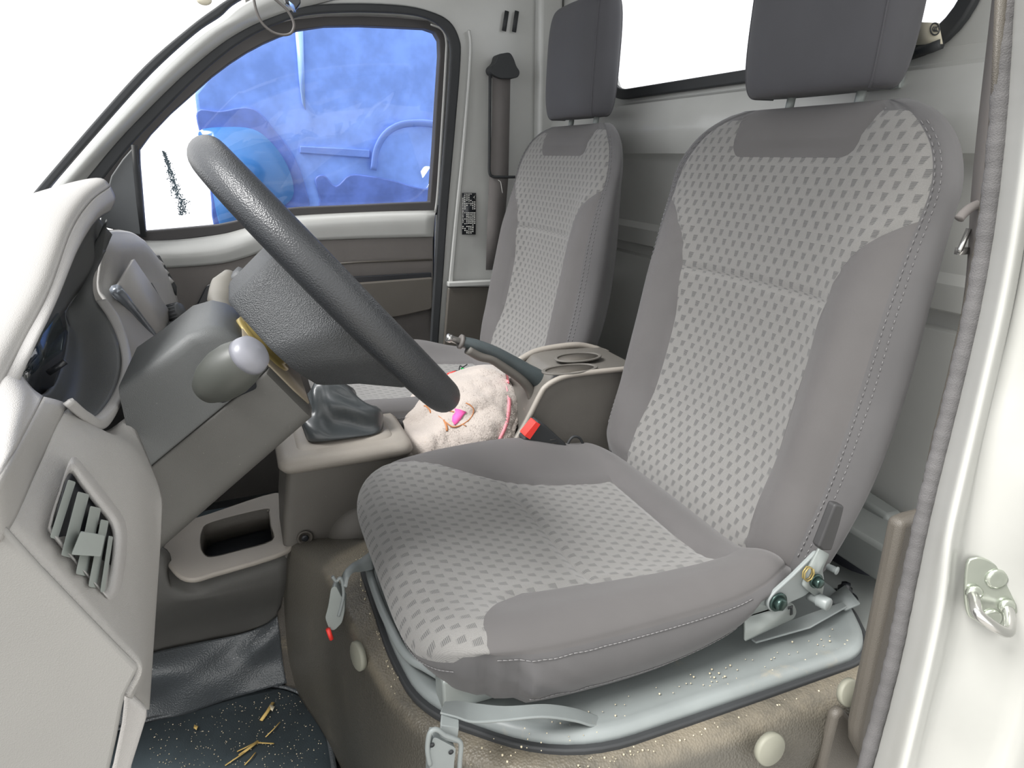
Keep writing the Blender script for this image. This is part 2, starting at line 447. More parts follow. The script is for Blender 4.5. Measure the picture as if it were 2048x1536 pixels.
def f_ins(s, z):
    hwid = .102 + max(0, z - .845) * .10 + max(0, z - .872) * .25
    a, b = hwid - abs(s), z - .8455
    r = .018
    if a < r and b < r: return r - math.hypot(r - a, r - b)
    return min(a, b)
def dip(f, w=.0035): return math.exp(-(f / w) ** 2)
def build_backrest(par, y0):
    pts, rows = [], []
    zs = [.385 + (.9055 - .385) * i / 100 for i in range(101)]
    for z in zs:
        hw = b_hw(z); raw = []
        for k in range(480):
            t = 2 * math.pi * k / 480; c, s_ = math.cos(t), math.sin(t)
            raw.append((math.copysign(abs(c) ** (2 / NB), c) * hw, math.copysign(abs(s_) ** (2 / NB), s_)))
        half = b_half(z); L = [0]
        for k in range(480):
            a, b = raw[k], raw[(k + 1) % 480]; L.append(L[-1] + math.hypot(b[0] - a[0], (b[1] - a[1]) * half))
        row = []; N = 132; j = 0
        for k in range(N):
            d = L[-1] * k / N
            while L[j + 1] < d: j += 1
            t = (d - L[j]) / max(1e-9, L[j + 1] - L[j]); a, b = raw[j], raw[(j + 1) % 480]
            s = a[0] + (b[0] - a[0]) * t; q = a[1] + (b[1] - a[1]) * t
            x = b_x(z, s, q); kq = max(0, (.55 - q) / 1.55); s *= 1 - .33 * kq ** 1.3
            if q > 0:
                dd = dip(BB_f(s, z)) if z < .80 and abs(s) < seam_b(z) else 0
                if abs(s) < BB_w(z): dd = max(dd, dip(z - .694 + .02 * s * s))
                if abs(s) < seam_b(z) and z > .8: dd = max(dd, .7 * dip(f_ins(s, z)))
                dd = max(dd, .8 * dip(abs(s) - seam_b(z)))
                x += .0035 * dd
            row.append(len(pts)); pts.append((V((x, y0 + s, z)), s, z * 1.02 + (.03 if z < .694 else 0), s, z, q))
        rows.append(row)
    polys = []
    for a, b in zip(rows, rows[1:]):
        for k in range(len(a)):
            k2 = (k + 1) % len(a); polys.append((a[k], a[k2], b[k2], b[k]))
    polys.append(tuple(rows[-1])); polys.append(tuple(reversed(rows[0])))
    body = polys[:-2]; caps = polys[-2:]
    front, shell = clip(body, pts, lambda p: min(seam_b(p[4]) - abs(p[3]), p[5] * .04, .893 - p[4] if abs(p[3]) > .11 else 1))
    ins, rest = clip(front, pts, lambda p: f_ins(p[3], p[4]))
    mid, bol = clip(rest, pts, lambda p: BB_f(p[3], p[4]))
    up, low = clip(mid, pts, lambda p: p[4] - (.694 - .02 * p[3] ** 2))
    L_, R_ = clip(bol, pts, lambda p: p[3])
    sh = panel('backrest_shell', shell + caps, pts, M['fabric_side'], par)
    for nm, pl, m, lb in (('top_pad', ins, 'fabric', None), ('upper_panel', up, 'pat', 'patterned woven upper back panel'), ('lower_panel', low, 'pat', 'patterned woven lower back panel'),
                          ('side_bolster', L_, 'fabric', None), ('side_bolster', R_, 'fabric', None)):
        o = panel(nm, pl, pts, M[m], par)
        if lb: o['label'] = lb
    # twin stitching beside the outer seam
    mb = MB()
    for sg in (-1, 1):
        for off, zz0 in ((.004, .43), (.010, .43)):
            z = zz0; p0 = None; path = []
            while z < .885:
                h = b_hw(z); s = (seam_b(z) + off) * sg; q = (max(0, 1 - (abs(s) / h) ** NB)) ** (1 / NB)
                path.append(V((b_x(z, s, q) - .0004, y0 + s * (1 - .33 * max(0, (.55 - q) / 1.55) ** 1.3), z))); z += .0035
            for k in range(0, len(path) - 1, 2): mb.tube([path[k], path[k + 1]], .0005, 5)
    o = mb.obj('stitching', M['thread'], par); o['kind'] = 'stuff'
def BB_w(z): return sint(BB, z)
def BB_f(s, z): return BB_w(z) - abs(s)

CYI = [(.10, .96), (.13, .945), (.162, .915), (.212, .873), (.303, .812), (.363, .790), (.467, .775), (.56, .775)]
CYO = [(.10, .30), (.150, .30), (.163, .47), (.183, .517), (.203, .540), (.231, .553), (.318, .546), (.378, .537), (.471, .530), (.56, .53)]
def c_top(x, y):
    s = y - SY
    base = sint([(.09, .418), (.14, .424), (.22, .413), (.32, .404), (.42, .398), (.468, .397), (.50, .402), (.55, .385)], x)
    bi = sint([(.09, .0), (.16, .008), (.25, .024), (.36, .032), (.44, .014), (.50, .002), (.56, .002)], x) * math.exp(-((s - .195) / .06) ** 2)
    bo = sint([(.09, .012), (.16, .020), (.30, .030), (.42, .038), (.47, .042), (.53, .036), (.56, .03)], x) * math.exp(-((s + .21) / .055) ** 2)
    return base + bi + bo
def c_bottom(x, y):
    if y < .52: return sint([(.09, .362), (.14, .364), (.17, .358), (.25, .350), (.34, .348), (.40, .357), (.445, .374), (.46, .398), (.56, .402)], x)
    return .362 if x < .2 else .378
def build_cushion(par, dy):
    HX, HY, CXX = .2225, .2345, .3245
    pts, rows = [], []
    N = 160
    base = []
    n = 5.2
    for k in range(640):
        t = 2 * math.pi * k / 640; c, s_ = math.cos(t), math.sin(t)
        base.append((math.copysign(abs(c) ** (2 / n), c), math.copysign(abs(s_) ** (2 / n), s_)))
    L = [0]
    for k in range(640):
        a, b = base[k], base[(k + 1) % 640]; L.append(L[-1] + math.hypot((b[0] - a[0]) * HX, (b[1] - a[1]) * HY))
    shp = []; j = 0
    for k in range(N):
        d = L[-1] * k / N
        while L[j + 1] < d: j += 1
        t = (d - L[j]) / (L[j + 1] - L[j]); a, b = base[j], base[(j + 1) % 640]
        shp.append((a[0] + (b[0] - a[0]) * t, a[1] + (b[1] - a[1]) * t))
    def edge_drop(a, b):                                   # a=x dir (-1 front), b=y dir
        fr = max(0, -a) ** 6; rr = max(0, a) ** 6; sd = max(0, abs(b)) ** 6
        return (.030 * fr + .02 * rr + .010 * sd) / max(.3, fr + rr + sd)
    rs = [i / 34 for i in range(1, 28)] + [.80 + .2 * math.sin(math.pi / 2 * i / 14) for i in range(1, 15)]
    c0 = len(pts); pts.append((V((CXX, SY, c_top(CXX, SY))), SY, CXX, CXX, SY, 0))
    for r in rs:
        row = []
        for (a, b) in shp:
            x = CXX + a * HX * r; y = SY + b * HY * r
            z = c_top(x, y)
            if r > .80: z -= edge_drop(a, b) * (1 - math.sqrt(max(0, 1 - ((r - .80) / .20) ** 2)))
            # corners of the front sit lower
            z -= .020 * max(0, -a) ** 3 * max(0, b) ** 4 * r ** 6
            dd = 0
            if x < .468:
                dd = max(dip(y - sint(CYI, x), .005), dip(y - sint(CYO, x), .005) if x > .17 else 0)
                if sint(CYO, x) < y < sint(CYI, x): dd = max(dd, dip(x - .312, .005))
            dd = max(dd, 1.3 * dip(x - .468, .006) if .53 < y < .775 else 0)
            z -= .0045 * dd
            row.append(len(pts)); pts.append((V((x, y + dy, z)), y, x, x, y, 0))
        rows.append(row)
    ns = 16
    for i in range(1, ns + 1):
        row = []; t = i / ns
        for k, (a, b) in enumerate(shp):
            p = pts[rows[len(rs) - 1][k]][0]; zt = p.z; x0, y0_ = p.x, p.y - dy
            zb = c_bottom(x0, y0_)
            bul = .010 * math.sin(math.pi * t) - .012 * t * t if a > -.6 else .003 * math.sin(math.pi * t) - .020 * t
            nx, ny = a ** 5 / HX, b ** 5 / HY; l = math.hypot(nx, ny) or 1
            z = zt + (zb - zt) * t
            if b < -.7 and x0 < .33:
                wv = math.sin((x0 + (z - .4) * 1.1) * 190) * .0022 * math.exp(-((x0 - .225) / .05) ** 2) * math.sin(math.pi * t)
                bul += wv
            if b < -.6: bul -= .004 * math.exp(-((x0 - .160) / .0035) ** 2)
            x = x0 + nx / l * bul; y = y0_ + ny / l * bul
            row.append(len(pts)); pts.append((V((x, y + dy, z)), y, x - .9 * (zt - z), x, y, t))
        rows.append(row)
    polys = [(c0, rows[0][k], rows[0][(k + 1) % N]) for k in range(N)]
    for a, b in zip(rows, rows[1:]):
        for k in range(N):
            k2 = (k + 1) % N; polys.append((a[k], a[k2], b[k2], b[k]))
    bottom = tuple(reversed(rows[-1]))
    top, skirt = clip(polys, pts, lambda p: (.035 if (p[3] < .14) else .01) * 1 - p[5] * .2)
    pat, plain = clip(top, pts, lambda p: min(sint(CYI, p[3]) - p[4], (p[4] - sint(CYO, p[3])) if p[3] > .15 else (p[3] * 0 + 1 if p[4] > .2 else 1), .468 - p[3]))
    fr, re = clip(pat, pts, lambda p: .312 - p[3])
    rear, bol = clip(plain, pts, lambda p: min(p[3] - .468, p[4] - .525, .80 - p[4]))
    inb, outb = clip(bol, pts, lambda p: p[4] - SY)
    fs, ss = clip(skirt, pts, lambda p: .155 - p[3])
    for nm, pl, m, lb in (('front_panel', fr, 'pat_cush', 'patterned woven front panel of the cushion'), ('rear_panel', re, 'pat_cush', 'patterned woven rear panel of the cushion'), ('rear_pad', rear, 'fabric', None), ('cushion_bolster', inb, 'fabric', None),
                          ('cushion_bolster', outb, 'fabric', None), ('front_band', fs, 'fabric_side', None), ('side_skirt', ss + [bottom], 'fabric_side', None)):
        o = panel(nm, pl, pts, M[m], par)
        if lb: o['label'] = lb
    mb = MB()
    # thread along the skirt seam and the hem
    last = rows[len(rs) - 1]
    def thread(path, r=.0008, st=2):
        for k in range(0, len(path) - 1, st): mb.tube([path[k], path[k + 1]], r, 5)
    pth = [pts[i][0] + V((0, 0, -.002)) for i in last if pts[i][4] < SY + .18 and pts[i][3] < .46]
    pth = [p for p in pth]
    srt = [pts[i] for i in last]
    for row_i, sel, dz in ((len(rs) + 1, lambda p: p[4] < .47 and .13 < p[3] < .45, 0), (len(rs) + 5, lambda p: p[3] < .14, 0), (len(rs) + ns - 4, lambda p: p[4] < .47 and .2 < p[3] < .445, 0)):
        row = rows[min(row_i, len(rows) - 1)]
        seq = [pts[i][0] + V((-.001 if pts[i][3] < .14 else 0, -.0008 if pts[i][4] < .5 else 0, 0)) for i in row if sel(pts[i])]
        if len(seq) > 3 and (seq[0] - seq[1]).length > .05: seq = seq[1:]
        fine = catmull(seq, 2)
        for k in range(0, len(fine) - 1):
            if (fine[k] - fine[k + 1]).length < .02: mb.tube([fine[k], fine[k + 1].lerp(fine[k], .12)], .0005, 5)
    o = mb.obj('stitching', M['thread'], par); o['kind'] = 'stuff'

def build_seat():
    root = thing('driver_seat', 'grey cloth driver seat with patterned panels, nearest the open door', 'seat', (.33, SY, .33), 'grey cloth cab seats')
    build_backrest(root, SY)
    build_cushion(root, 0)
    # headrest: rounded block with a piped seam on each side
    def hp(a, th):
        e = (max(0, 1 - abs(a) ** 3.2)) ** (1 / 3.2); z = 1.022 + a * .104
        c, s_ = math.cos(th), math.sin(th)
        sx = math.copysign(abs(s_) ** (2 / 2.8), s_); sy = math.copysign(abs(c) ** (2 / 5.0), c)
        bulge = .012 * (1 - sy * sy)
        x = .676 + (z - .95) * .05 + (.037 if sx < 0 else .031) * sx * (.45 + .55 * e) + bulge * (1 if sx > 0 else -.9) * abs(sx)
        return V((x, SY + .116 * sy * (.84 + .16 * e), z))
    K, N = 30, 84
    vs = [hp(math.sin((-1 + 2 * i / K) * math.pi / 2), 2 * math.pi * k / N) for i in range(K + 1) for k in range(N)]
    f = [(i * N + k, i * N + (k + 1) % N, (i + 1) * N + (k + 1) % N, (i + 1) * N + k) for i in range(K) for k in range(N)]
    f += [tuple(range(N - 1, -1, -1)), tuple(K * N + k for k in range(N))]
    h = mesh_obj('headrest', vs, f, M['headrest'], root)
    for sg in (0, 1):
        ring = []
        th = math.acos(.90 ** 2.5)
        for i in range(41):
            a = math.sin((-1 + 2 * i / 40) * math.pi / 2 * .97); ring.append(hp(a, (math.pi - th if sg else th) * -1))
        for i in range(41):
            a = math.sin((1 - 2 * i / 40) * math.pi / 2 * .97); ring.append(hp(a, (math.pi - th if sg else th)))
        MB().tube(ring + [ring[0]], .0013, 6).obj('headrest_seam', M['headrest'], h)
    for dy in (-.055, .055):
        MB().tube([V((.690, SY + dy, .94)), V((.682, SY + dy, .885))], .0055, 12).obj('headrest_post', M['steel_bare'], root)
    # frame under the cushion
    MB().box((.16, .54, .340), (.52, .88, .380)).obj('seat_pan', M['steel_bare'], root, bevel=.004)
    for y in (.505, .865):
        mb = MB(); mb.box((.13, y, .334), (.53, y + .03, .372)); mb.obj('slide_rail', M['steel_bare'], root, bevel=.003)
    # outboard recliner, seen behind the skirt
    yb = .456
    P = lambda u, v, y=yb: Q(u, v, y=y)
    MB().prism(bez([(P(1490, 1234), .002), (P(1585, 1202), .01), (P(1594, 1224), .006), (P(1588, 1237), .004), (P(1490, 1283), .002)], 4), (0, .003, 0)).obj('track_plate', M['steel_bare'], root)
    mb = MB().prism([P(1577, 1214, yb - .0006), P(1586, 1211, yb - .0006), P(1586, 1229, yb - .0006), P(1581, 1231, yb - .0006), P(1582, 1217, yb - .0006), P(1577, 1219, yb - .0006)], (0, .0005, 0)); mb.obj('slot', M['blackg'], root)
    MB().prism(bez([(P(1488, 1236), .0), (P(1488, 1205), .0), (P(1528, 1180), .008), (P(1560, 1215), .006)], 3), (0, .004, 0)).obj('side_plate', M['steel_bare'], root)
    MB().prism(bez([(P(1528, 1200), .008), (P(1540, 1182), .006), (P(1580, 1146), .006), (P(1628, 1098), .004), (P(1640, 1108), .004), (P(1632, 1160), .01), (P(1604, 1187), .006), (P(1569, 1202), .006), (P(1548, 1221), .008), (P(1532, 1217), .008)], 4), (0, -.005, 0)).obj('recliner_arm', M['steel'], root, bevel=.0012, seg=2)
    MB().prism(bez([(P(1640, 1098, yb - .009), .002), (P(1659, 1109, yb - .009), .002), (P(1645, 1140, yb - .009), .004), (P(1649, 1165, yb - .009), .004), (P(1643, 1202, yb - .009), .004), (P(1618, 1183, yb - .009), .003), (P(1606, 1173, yb - .009), .003), (P(1620, 1135, yb - .009), .002)], 3), (0, .003, 0)).obj('recliner_plate', M['steel_bare'], root)
    lv = MB().prism(bez([(P(1672, 1008, yb - .022), .004), (P(1690, 1012, yb - .022), .004), (P(1680, 1052, yb - .022), .006), (P(1664, 1102, yb - .022), .003), (P(1645, 1102, yb - .022), .002), (P(1638, 1094, yb - .022), .002), (P(1650, 1064, yb - .022), .006)], 4), (0, .010, 0)).obj('recliner_lever', mat('dark_lever_sleeve', srgb(56, 56, 57), .55), root, bevel=.002, seg=2)
    lv['label'] = 'dark grey plastic lever sleeve'
    for u, v, r, dy in ((1555, 1203, .0085, -.006), (1631, 1161, .0065, -.012)):
        c = P(u, v, yb + dy)
        MB().lathe([(r * 1.25, 0), (r * 1.25, .002), (r, .002)], c, (0, -1, 0), 20).lathe([(r * .9, .002), (r * .9, .007), (r * .7, .008)], c, (0, -1, 0), 6).obj('bolt', M['bolt'], root)
    for u, v, r, l in ((1618, 1190, .0072, .022), (1655, 1133, .0045, .010)):
        c = P(u, v, yb); MB().lathe([(r * .8, 0), (r * .8, .010), (r, .011), (r, l), (r * .9, l + .001)], c, (.25, -1, .05), 18).obj('pivot_pin', M['steel'], root)
    sp = [P(1612, 1145, yb - .008) + V((.006 * math.cos(a * .9), -.0012 * a * .3, .008 * math.sin(a * .9))) for a in range(0, 16)]
    MB().tube(sp, .0009, 6).obj('return_spring', M['yellow'], root)
    return root

driver = build_seat()
def copy_thing(root, dloc, name, label):
    r = root.copy(); r.name = name; sc.collection.objects.link(r); r.location = root.location + V(dloc); r['label'] = label
    for ch in list(root.children):
        if ch.name.split('.')[0] in ('recliner_lever', 'return_spring', 'pivot_pin', 'recliner_plate', 'recliner_arm', 'bolt', 'slot', 'side_plate', 'track_plate'): continue
        c = ch.copy(); sc.collection.objects.link(c); c.parent = r
        for g in ch.children:
            d = g.copy(); sc.collection.objects.link(d); d.parent = c
    return r
passenger = copy_thing(driver, (0, .635, 0), 'passenger_seat', 'grey cloth passenger seat beside the far window and belt')

# ------------------------------------------------------------------ cab shell
def Y(y): return lambda u, v: Q(u, v, y=y)
YR = 1.70                                                 # inner face of the passenger side
P = Y(YR)
XL, XB = -.75, .80                                        # windscreen base, back panel
struct(MB().box((-.9, -3.5, -.62), (4.5, 6.5, -.60)).box((-6, -3.5, -.62), (-.9, 6.5, -.60)).obj('ground', M['ground']))
# floor pan with a raised dark carpet under the pedals
struct(MB().box((-.80, .30, -.06), (.14, 1.02, -.004)).box((-.80, 1.0, -.06), (.9, 1.74, .0)).box((.1, .30, -.06), (.9, 1.0, .0)).obj('floor', M['vinylg']))
# back wall: pressed panel, profile (x, z) drawn along y, with the rear window opening
def prof_wall():
    wy0, wy1, wz0, wz1 = .60, 1.425, .968, 1.30
    prof = [(.80, .20), (.80, .40), (.792, .46), (.80, .62), (.80, .640), (.81, .644), (.81, .662), (.792, .668), (.79, .70), (.80, .712), (.80, .80), (.797, .832), (.792, .840), (.776, .850), (.770, .875), (.772, .925), (.782, .945), (.795, .949), (.80, .952), (.803, .968)]
    ys = [.36, .45, .60, .80, 1.0, 1.2, 1.425, 1.55, 1.70]
    vs = [V((x, y, z)) for y in ys for x, z in prof]; n = len(prof)
    f = [(i * n + k, i * n + k + 1, (i + 1) * n + k + 1, (i + 1) * n + k) for i in range(len(ys) - 1) for k in range(n - 1)]
    mb = MB().add(vs, f)
    # upper part around the window opening
    def rr(y0, y1, z0, z1, r, x, n=10):
        return [p for p in bez([(V((x, y0, z0)), r), (V((x, y1, z0)), r), (V((x, y1, z1)), r), (V((x, y0, z1)), r)], n)]
    inner = rr(wy0, wy1, wz0, wz1, .09, .803)
    outer = []
    for p in inner:                                      # project outward to the panel's rectangle
        c = V((.803, 1.0, 1.16)); d = p - c
        k = min(abs(.70 / d.y) if d.y else 9, abs(((1.42 - 1.16) if d.z > 0 else (1.16 - .968)) / d.z) if d.z else 9)
        k = max(k, 1.0); outer.append(V((.803, c.y + d.y * k, c.z + d.z * k)))
    mb.ring_prism(outer, inner, (.012, 0, 0))
    o = mb.obj('wall_rear', M['paint'], bevel=.004)
    struct(o)
    seal_o = rr(wy0 - .012, wy1 + .012, wz0 - .010, wz1 + .012, .10, .800); seal_i = rr(wy0 + .006, wy1 - .006, wz0 + .010, wz1 - .006, .085, .800)
    win = struct(MB().ring_prism(seal_o, seal_i, (-.012, 0, 0)).obj('window_2', M['black'], bevel=.003))
    g = MB().prism(seal_i, (.004, 0, 0)); go = g.obj('glass_pane', M['glass'], win)
    return o
prof_wall()
# strengthening plate and bolt high on the back wall, slotted hooks beside the belt
br = struct(MB().box((.768, .655, .925), (.776, .705, .985)).obj('trim_1', M['steel_bare'], bevel=.002))
MB().lathe([(.010, 0), (.010, .003), (.007, .003), (.007, .009), (.005, .010)], (.768, .684, .950), (-1, 0, 0), 16).obj('bolt', M['bolt'], br)
# ledge behind the driver's seat (box rail at floor height)
struct(MB().prism([Q(1705, 985, x=.76), Q(1775, 1032, x=.76), Q(1768, 1085, x=.76), Q(1700, 1030, x=.76)], (.03, 0, 0)).box((.70, .50, .335), (.80, 1.70, .385)).box((.62, .36, .0), (.80, 1.70, .300)).obj('trim_2', M['paint_grey'], bevel=.006))

# passenger side wall with the door aperture
ap_o = [(170, 362), (239, 278), (308, 206), (376, 141), (444, 86), (496, 55), (547, 33), (608, 14), (700, 8), (800, 12), (858, 24), (897, 44), (916, 78), (919, 120), (908, 260), (893, 430), (884, 560), (874, 700), (866, 900)]
ap_i = [(190, 380), (256, 298), (322, 228), (390, 160), (456, 104), (505, 72), (552, 50), (610, 32), (700, 26), (800, 29), (850, 38), (880, 56), (896, 84), (898, 130), (888, 260), (874, 430), (866, 560), (858, 700), (850, 900)]
A = catmull([P(*p) for p in ap_o], 5); B = catmull([P(*p) for p in ap_i], 5)
# rear pillar panel (painted), its folded front edge, upper rail and roof side
k0 = 25
wallp = A[k0:] + [V((.81, YR, A[-1].z)), V((.81, YR, 1.44)), V((A[k0].x, YR, 1.44))]
struct(MB().prism(wallp, (0, .02, 0)).obj('wall_right', M['paint'], bevel=.004))
# windscreen pillar on the passenger side
wp_o = [(-60, 500), (0, 441), (40, 414), (100, 345), (190, 240), (290, 130), (380, 52), (430, 15), (462, -6), (560, -60)]
wp_m = [(-40, 520), (18, 452), (62, 418), (112, 358), (204, 252), (302, 144), (390, 64), (440, 30), (476, 0), (575, -50)]
PA = Y(1.67)
Wo = catmull([PA(*p) for p in wp_o], 5); Wm = catmull([PA(*p) for p in wp_m], 5)
struct(MB().strip(Wo, Wm, (0, .03, 0)).obj('trim_3', M['black'], bevel=.004))
ap_p = [(120, 420), (170, 362), (239, 278), (308, 206), (376, 141), (444, 86), (496, 55), (547, 33), (608, 14), (700, -10)]
wp_i = [(-20, 540), (30, 462), (72, 424), (122, 364), (212, 262), (310, 156), (396, 76), (446, 42), (482, 12), (580, -40)]
Ai = catmull([Q(u, v, y=1.695) for u, v in ap_p], 5); Wi = catmull([Q(u, v, y=1.665) for u, v in wp_i], 5)
rows = [Wi, [a.lerp(b, .35) + V((0, -.012, 0)) for a, b in zip(Wi, Ai)], [a.lerp(b, .7) + V((0, -.006, 0)) for a, b in zip(Wi, Ai)], Ai]
struct(patch('trim_4', [list(r)[::5] for r in rows], M['paint'], nu=6, nv=5, solid=.006))
# roof and front header, kept above the frame
struct(MB().box((.02, .36, 1.42), (.84, 1.72, 1.45)).obj('ceiling', M['paint']))
ws = struct(MB().prism([V((.02, .40, 1.42)), V((-.70, .30, .80)), V((-.70, 1.70, .80)), V((.02, 1.64, 1.42))], (.004, 0, .004)).obj('window_3', M['glass']))
# door seal (black bulb) round the aperture
sealc = [a.lerp(b, .5) for a, b in zip(A, B)]
tg = MB().strip(A, B, (0, -.012, 0)).obj('door_seal', M['black'], bevel=.004)
tag(tg, 'black rubber seal framing the far passenger door opening', 'seal')

# ------------------------------------------------------------------ passenger door (door_1)
PD = Y(1.735)
gl = [(290, 463), (279, 330), (278, 300), (300, 270), (340, 228), (385, 188), (424, 153), (460, 126), (494, 104), (528, 86), (560, 72), (596, 60), (650, 52), (720, 51), (790, 54), (850, 57), (870, 64), (879, 80), (880, 110), (874, 200), (868, 300), (860, 404), (780, 407), (700, 411), (600, 415), (545, 420), (505, 432), (470, 443), (436, 450), (360, 457)]
oo = [(272, 486), (180, 378), (190, 372), (222, 300), (272, 246), (330, 190), (372, 148), (415, 114), (455, 86), (500, 64), (540, 48), (590, 37), (650, 31), (720, 30), (790, 33), (856, 40), (884, 58), (898, 84), (896, 120), (890, 210), (882, 310), (872, 422), (780, 424), (700, 427), (606, 432), (552, 438), (515, 450), (478, 461), (440, 470), (360, 480)]
def cl(pts, f, n=4): return catmull([f(*p) for p in pts], n, closed=True)
M['rubber'] = mat('dark_window_rubber', srgb(66, 64, 64), .6)
fr = MB().ring_prism([PD(*p) for p in oo], [PD(*p) for p in gl], (0, .03, 0))
door = struct(fr.obj('door_1', M['rubber'], bevel=.003))
oo2 = [(580 + (u - 580) * 1.07, 250 + (v - 250) * (1.09 if v < 250 else 1.0)) for u, v in oo]
MB().ring_prism([Q(u, v, y=1.748) for u, v in oo2], [Q(u, v, y=1.748) for u, v in oo], (0, .01, 0)).obj('outer_frame', M['paint'], door)
MB().prism([Q(u, v, y=1.755) for u, v in gl], (0, .004, 0)).obj('glass_pane', M['glass'], door)
# light painted rim between the two rubbers
rim_a = [(861, 48), (884, 58), (893, 80), (893, 120), (886, 240), (877, 380), (872, 425)]
rim_b = [(861, 51), (882, 61), (890, 82), (889, 120), (882, 240), (873, 380), (868, 425)]
MB().strip(catmull([Q(u, v, y=1.732) for u, v in rim_a], 5), catmull([Q(u, v, y=1.732) for u, v in rim_b], 5), (0, -.004, 0)).obj('rim_edge', M['paint'], door)
MB().strip([Q(u, v, y=1.745) for u, v in ((869, 410), (862, 560), (854, 720), (846, 900))], [Q(u, v, y=1.745) for u, v in ((888, 410), (882, 560), (880, 720), (876, 900))], (0, .01, 0)).obj('door_edge', M['black'], door)
MB().strip([Q(u, v, y=1.728) for u, v in ((871, 430), (868, 560), (864, 740))], [Q(u, v, y=1.728) for u, v in ((874, 430), (871, 560), (867, 740))], (0, .004, 0)).obj('edge_trim', M['paint'], door)
# mirror quarter panel and divider
q_ = [(198, 452), (208, 405), (222, 352), (245, 318), (268, 292), (276, 330), (286, 470), (262, 468)]
MB().prism([Q(u, v, y=1.722) for u, v in q_], (0, .02, 0)).obj('quarter_panel', mat('slate_quarter_panel', srgb(98, 101, 103), .5), door, bevel=.003)
MB().tube([Q(u, v, y=1.724) for u, v in ((268, 290), (272, 340), (279, 410), (287, 474))], .006, 8).obj('divider_bar', M['black'], door)
# painted shoulder below the glass
sh_t = [(180, 470), (284, 482), (360, 480), (440, 470), (478, 461), (515, 450), (552, 438), (606, 432), (700, 427), (780, 424), (872, 422)]
sh_m = [(180, 500), (290, 508), (360, 506), (440, 498), (485, 485), (525, 468), (560, 455), (612, 447), (705, 441), (785, 438), (869, 436)]
sh_b = [(180, 530), (310, 535), (370, 533), (446, 526), (498, 512), (540, 497), (575, 487), (625, 481), (712, 477), (790, 475), (866, 473)]
patch('shoulder', [[Q(u, v, y=1.735) for u, v in sh_t], [Q(u, v, y=1.716) for u, v in sh_m], [Q(u, v, y=1.722) for u, v in sh_b]], M['paint'], door, nu=4, nv=5, solid=.005)
# inner trim card
tb = [(866, 473), (866, 560), (866, 620), (872, 740), (866, 1130), (500, 1150), (150, 1150), (200, 540), (310, 535), (370, 533), (446, 526), (498, 512), (540, 497), (575, 487), (625, 481), (712, 477), (790, 475)]
trim = MB().prism([Q(u, v, y=1.722) for u, v in tb], (0, .02, 0)).obj('trim_card', M['doortrim'], door, bevel=.003)
PT = Y(1.716)
MB().prism(bez([(PT(660, 568), .004), (PT(862, 553), .006), (PT(862, 616), .012), (PT(790, 632), .02), (PT(660, 640), .01)], 5), (0, -.018, 0)).obj('armrest', M['darktrim'], trim, bevel=.006)
MB().prism(bez([(PT(640, 556), .004), (PT(862, 544), .004), (PT(862, 556), .003), (PT(640, 570), .004)], 4), (0, -.008, 0)).obj('pull_pocket', M['blackg'], trim, bevel=.002)
MB().strip([PT(640, 528), PT(720, 522), PT(864, 517)], [PT(640, 532), PT(720, 526), PT(864, 521)], (0, -.003, 0)).obj('crease', M['darktrim'], trim)
hb = bez([(PT(384, 628), .006), (PT(414, 568), .01), (PT(452, 560), .01), (PT(470, 600), .01), (PT(452, 632), .008)], 5)
bz = MB().prism(hb, (0, -.008, 0)).obj('handle_bezel', M['blackg'], trim, bevel=.003)
MB().prism(bez([(PT(402, 620), .004), (PT(412, 600), .004), (PT(450, 598), .004), (PT(448, 622), .004)], 4), (0, -.014, 0)).obj('door_handle', M['darkpl'], bz, bevel=.003)

# lower taupe cover of the passenger pillar, painted fold above it
PL = Y(1.69)
struct(MB().prism([PL(894, 574), PL(1000, 572), PL(1000, 760), PL(880, 760)], (0, -.012, 0)).obj('trim_5', M['darktrim'], bevel=.004))
struct(MB().strip([PL(893, 562), PL(1000, 558)], [PL(893, 572), PL(1000, 569)], (0, -.018, 0)).obj('trim_6', M['paint'], bevel=.003))
struct(MB().strip(catmull([PL(934, 60), PL(937, 110), PL(924, 280), PL(908, 440), PL(896, 566)], 5), catmull([PL(940, 60), PL(943, 110), PL(931, 280), PL(916, 440), PL(905, 566)], 5), (0, -.006, 0)).obj('trim_7', M['paint'], bevel=.003))
# two dark slots and corner post
for u0, v0, u1, v1 in ((1014, 22, 1008, 62), (1034, 22, 1028, 64)):
    struct(MB().tube([PL(u0, v0), PL(u1, v1)], .0055, 8, flat=.3, upv=(0, 1, 0)).obj('trim_8', M['black']))
struct(MB().box((.735, 1.665, .25), (.80, 1.70, 1.42)).obj('trim_9', M['paint'], bevel=.012, seg=5))

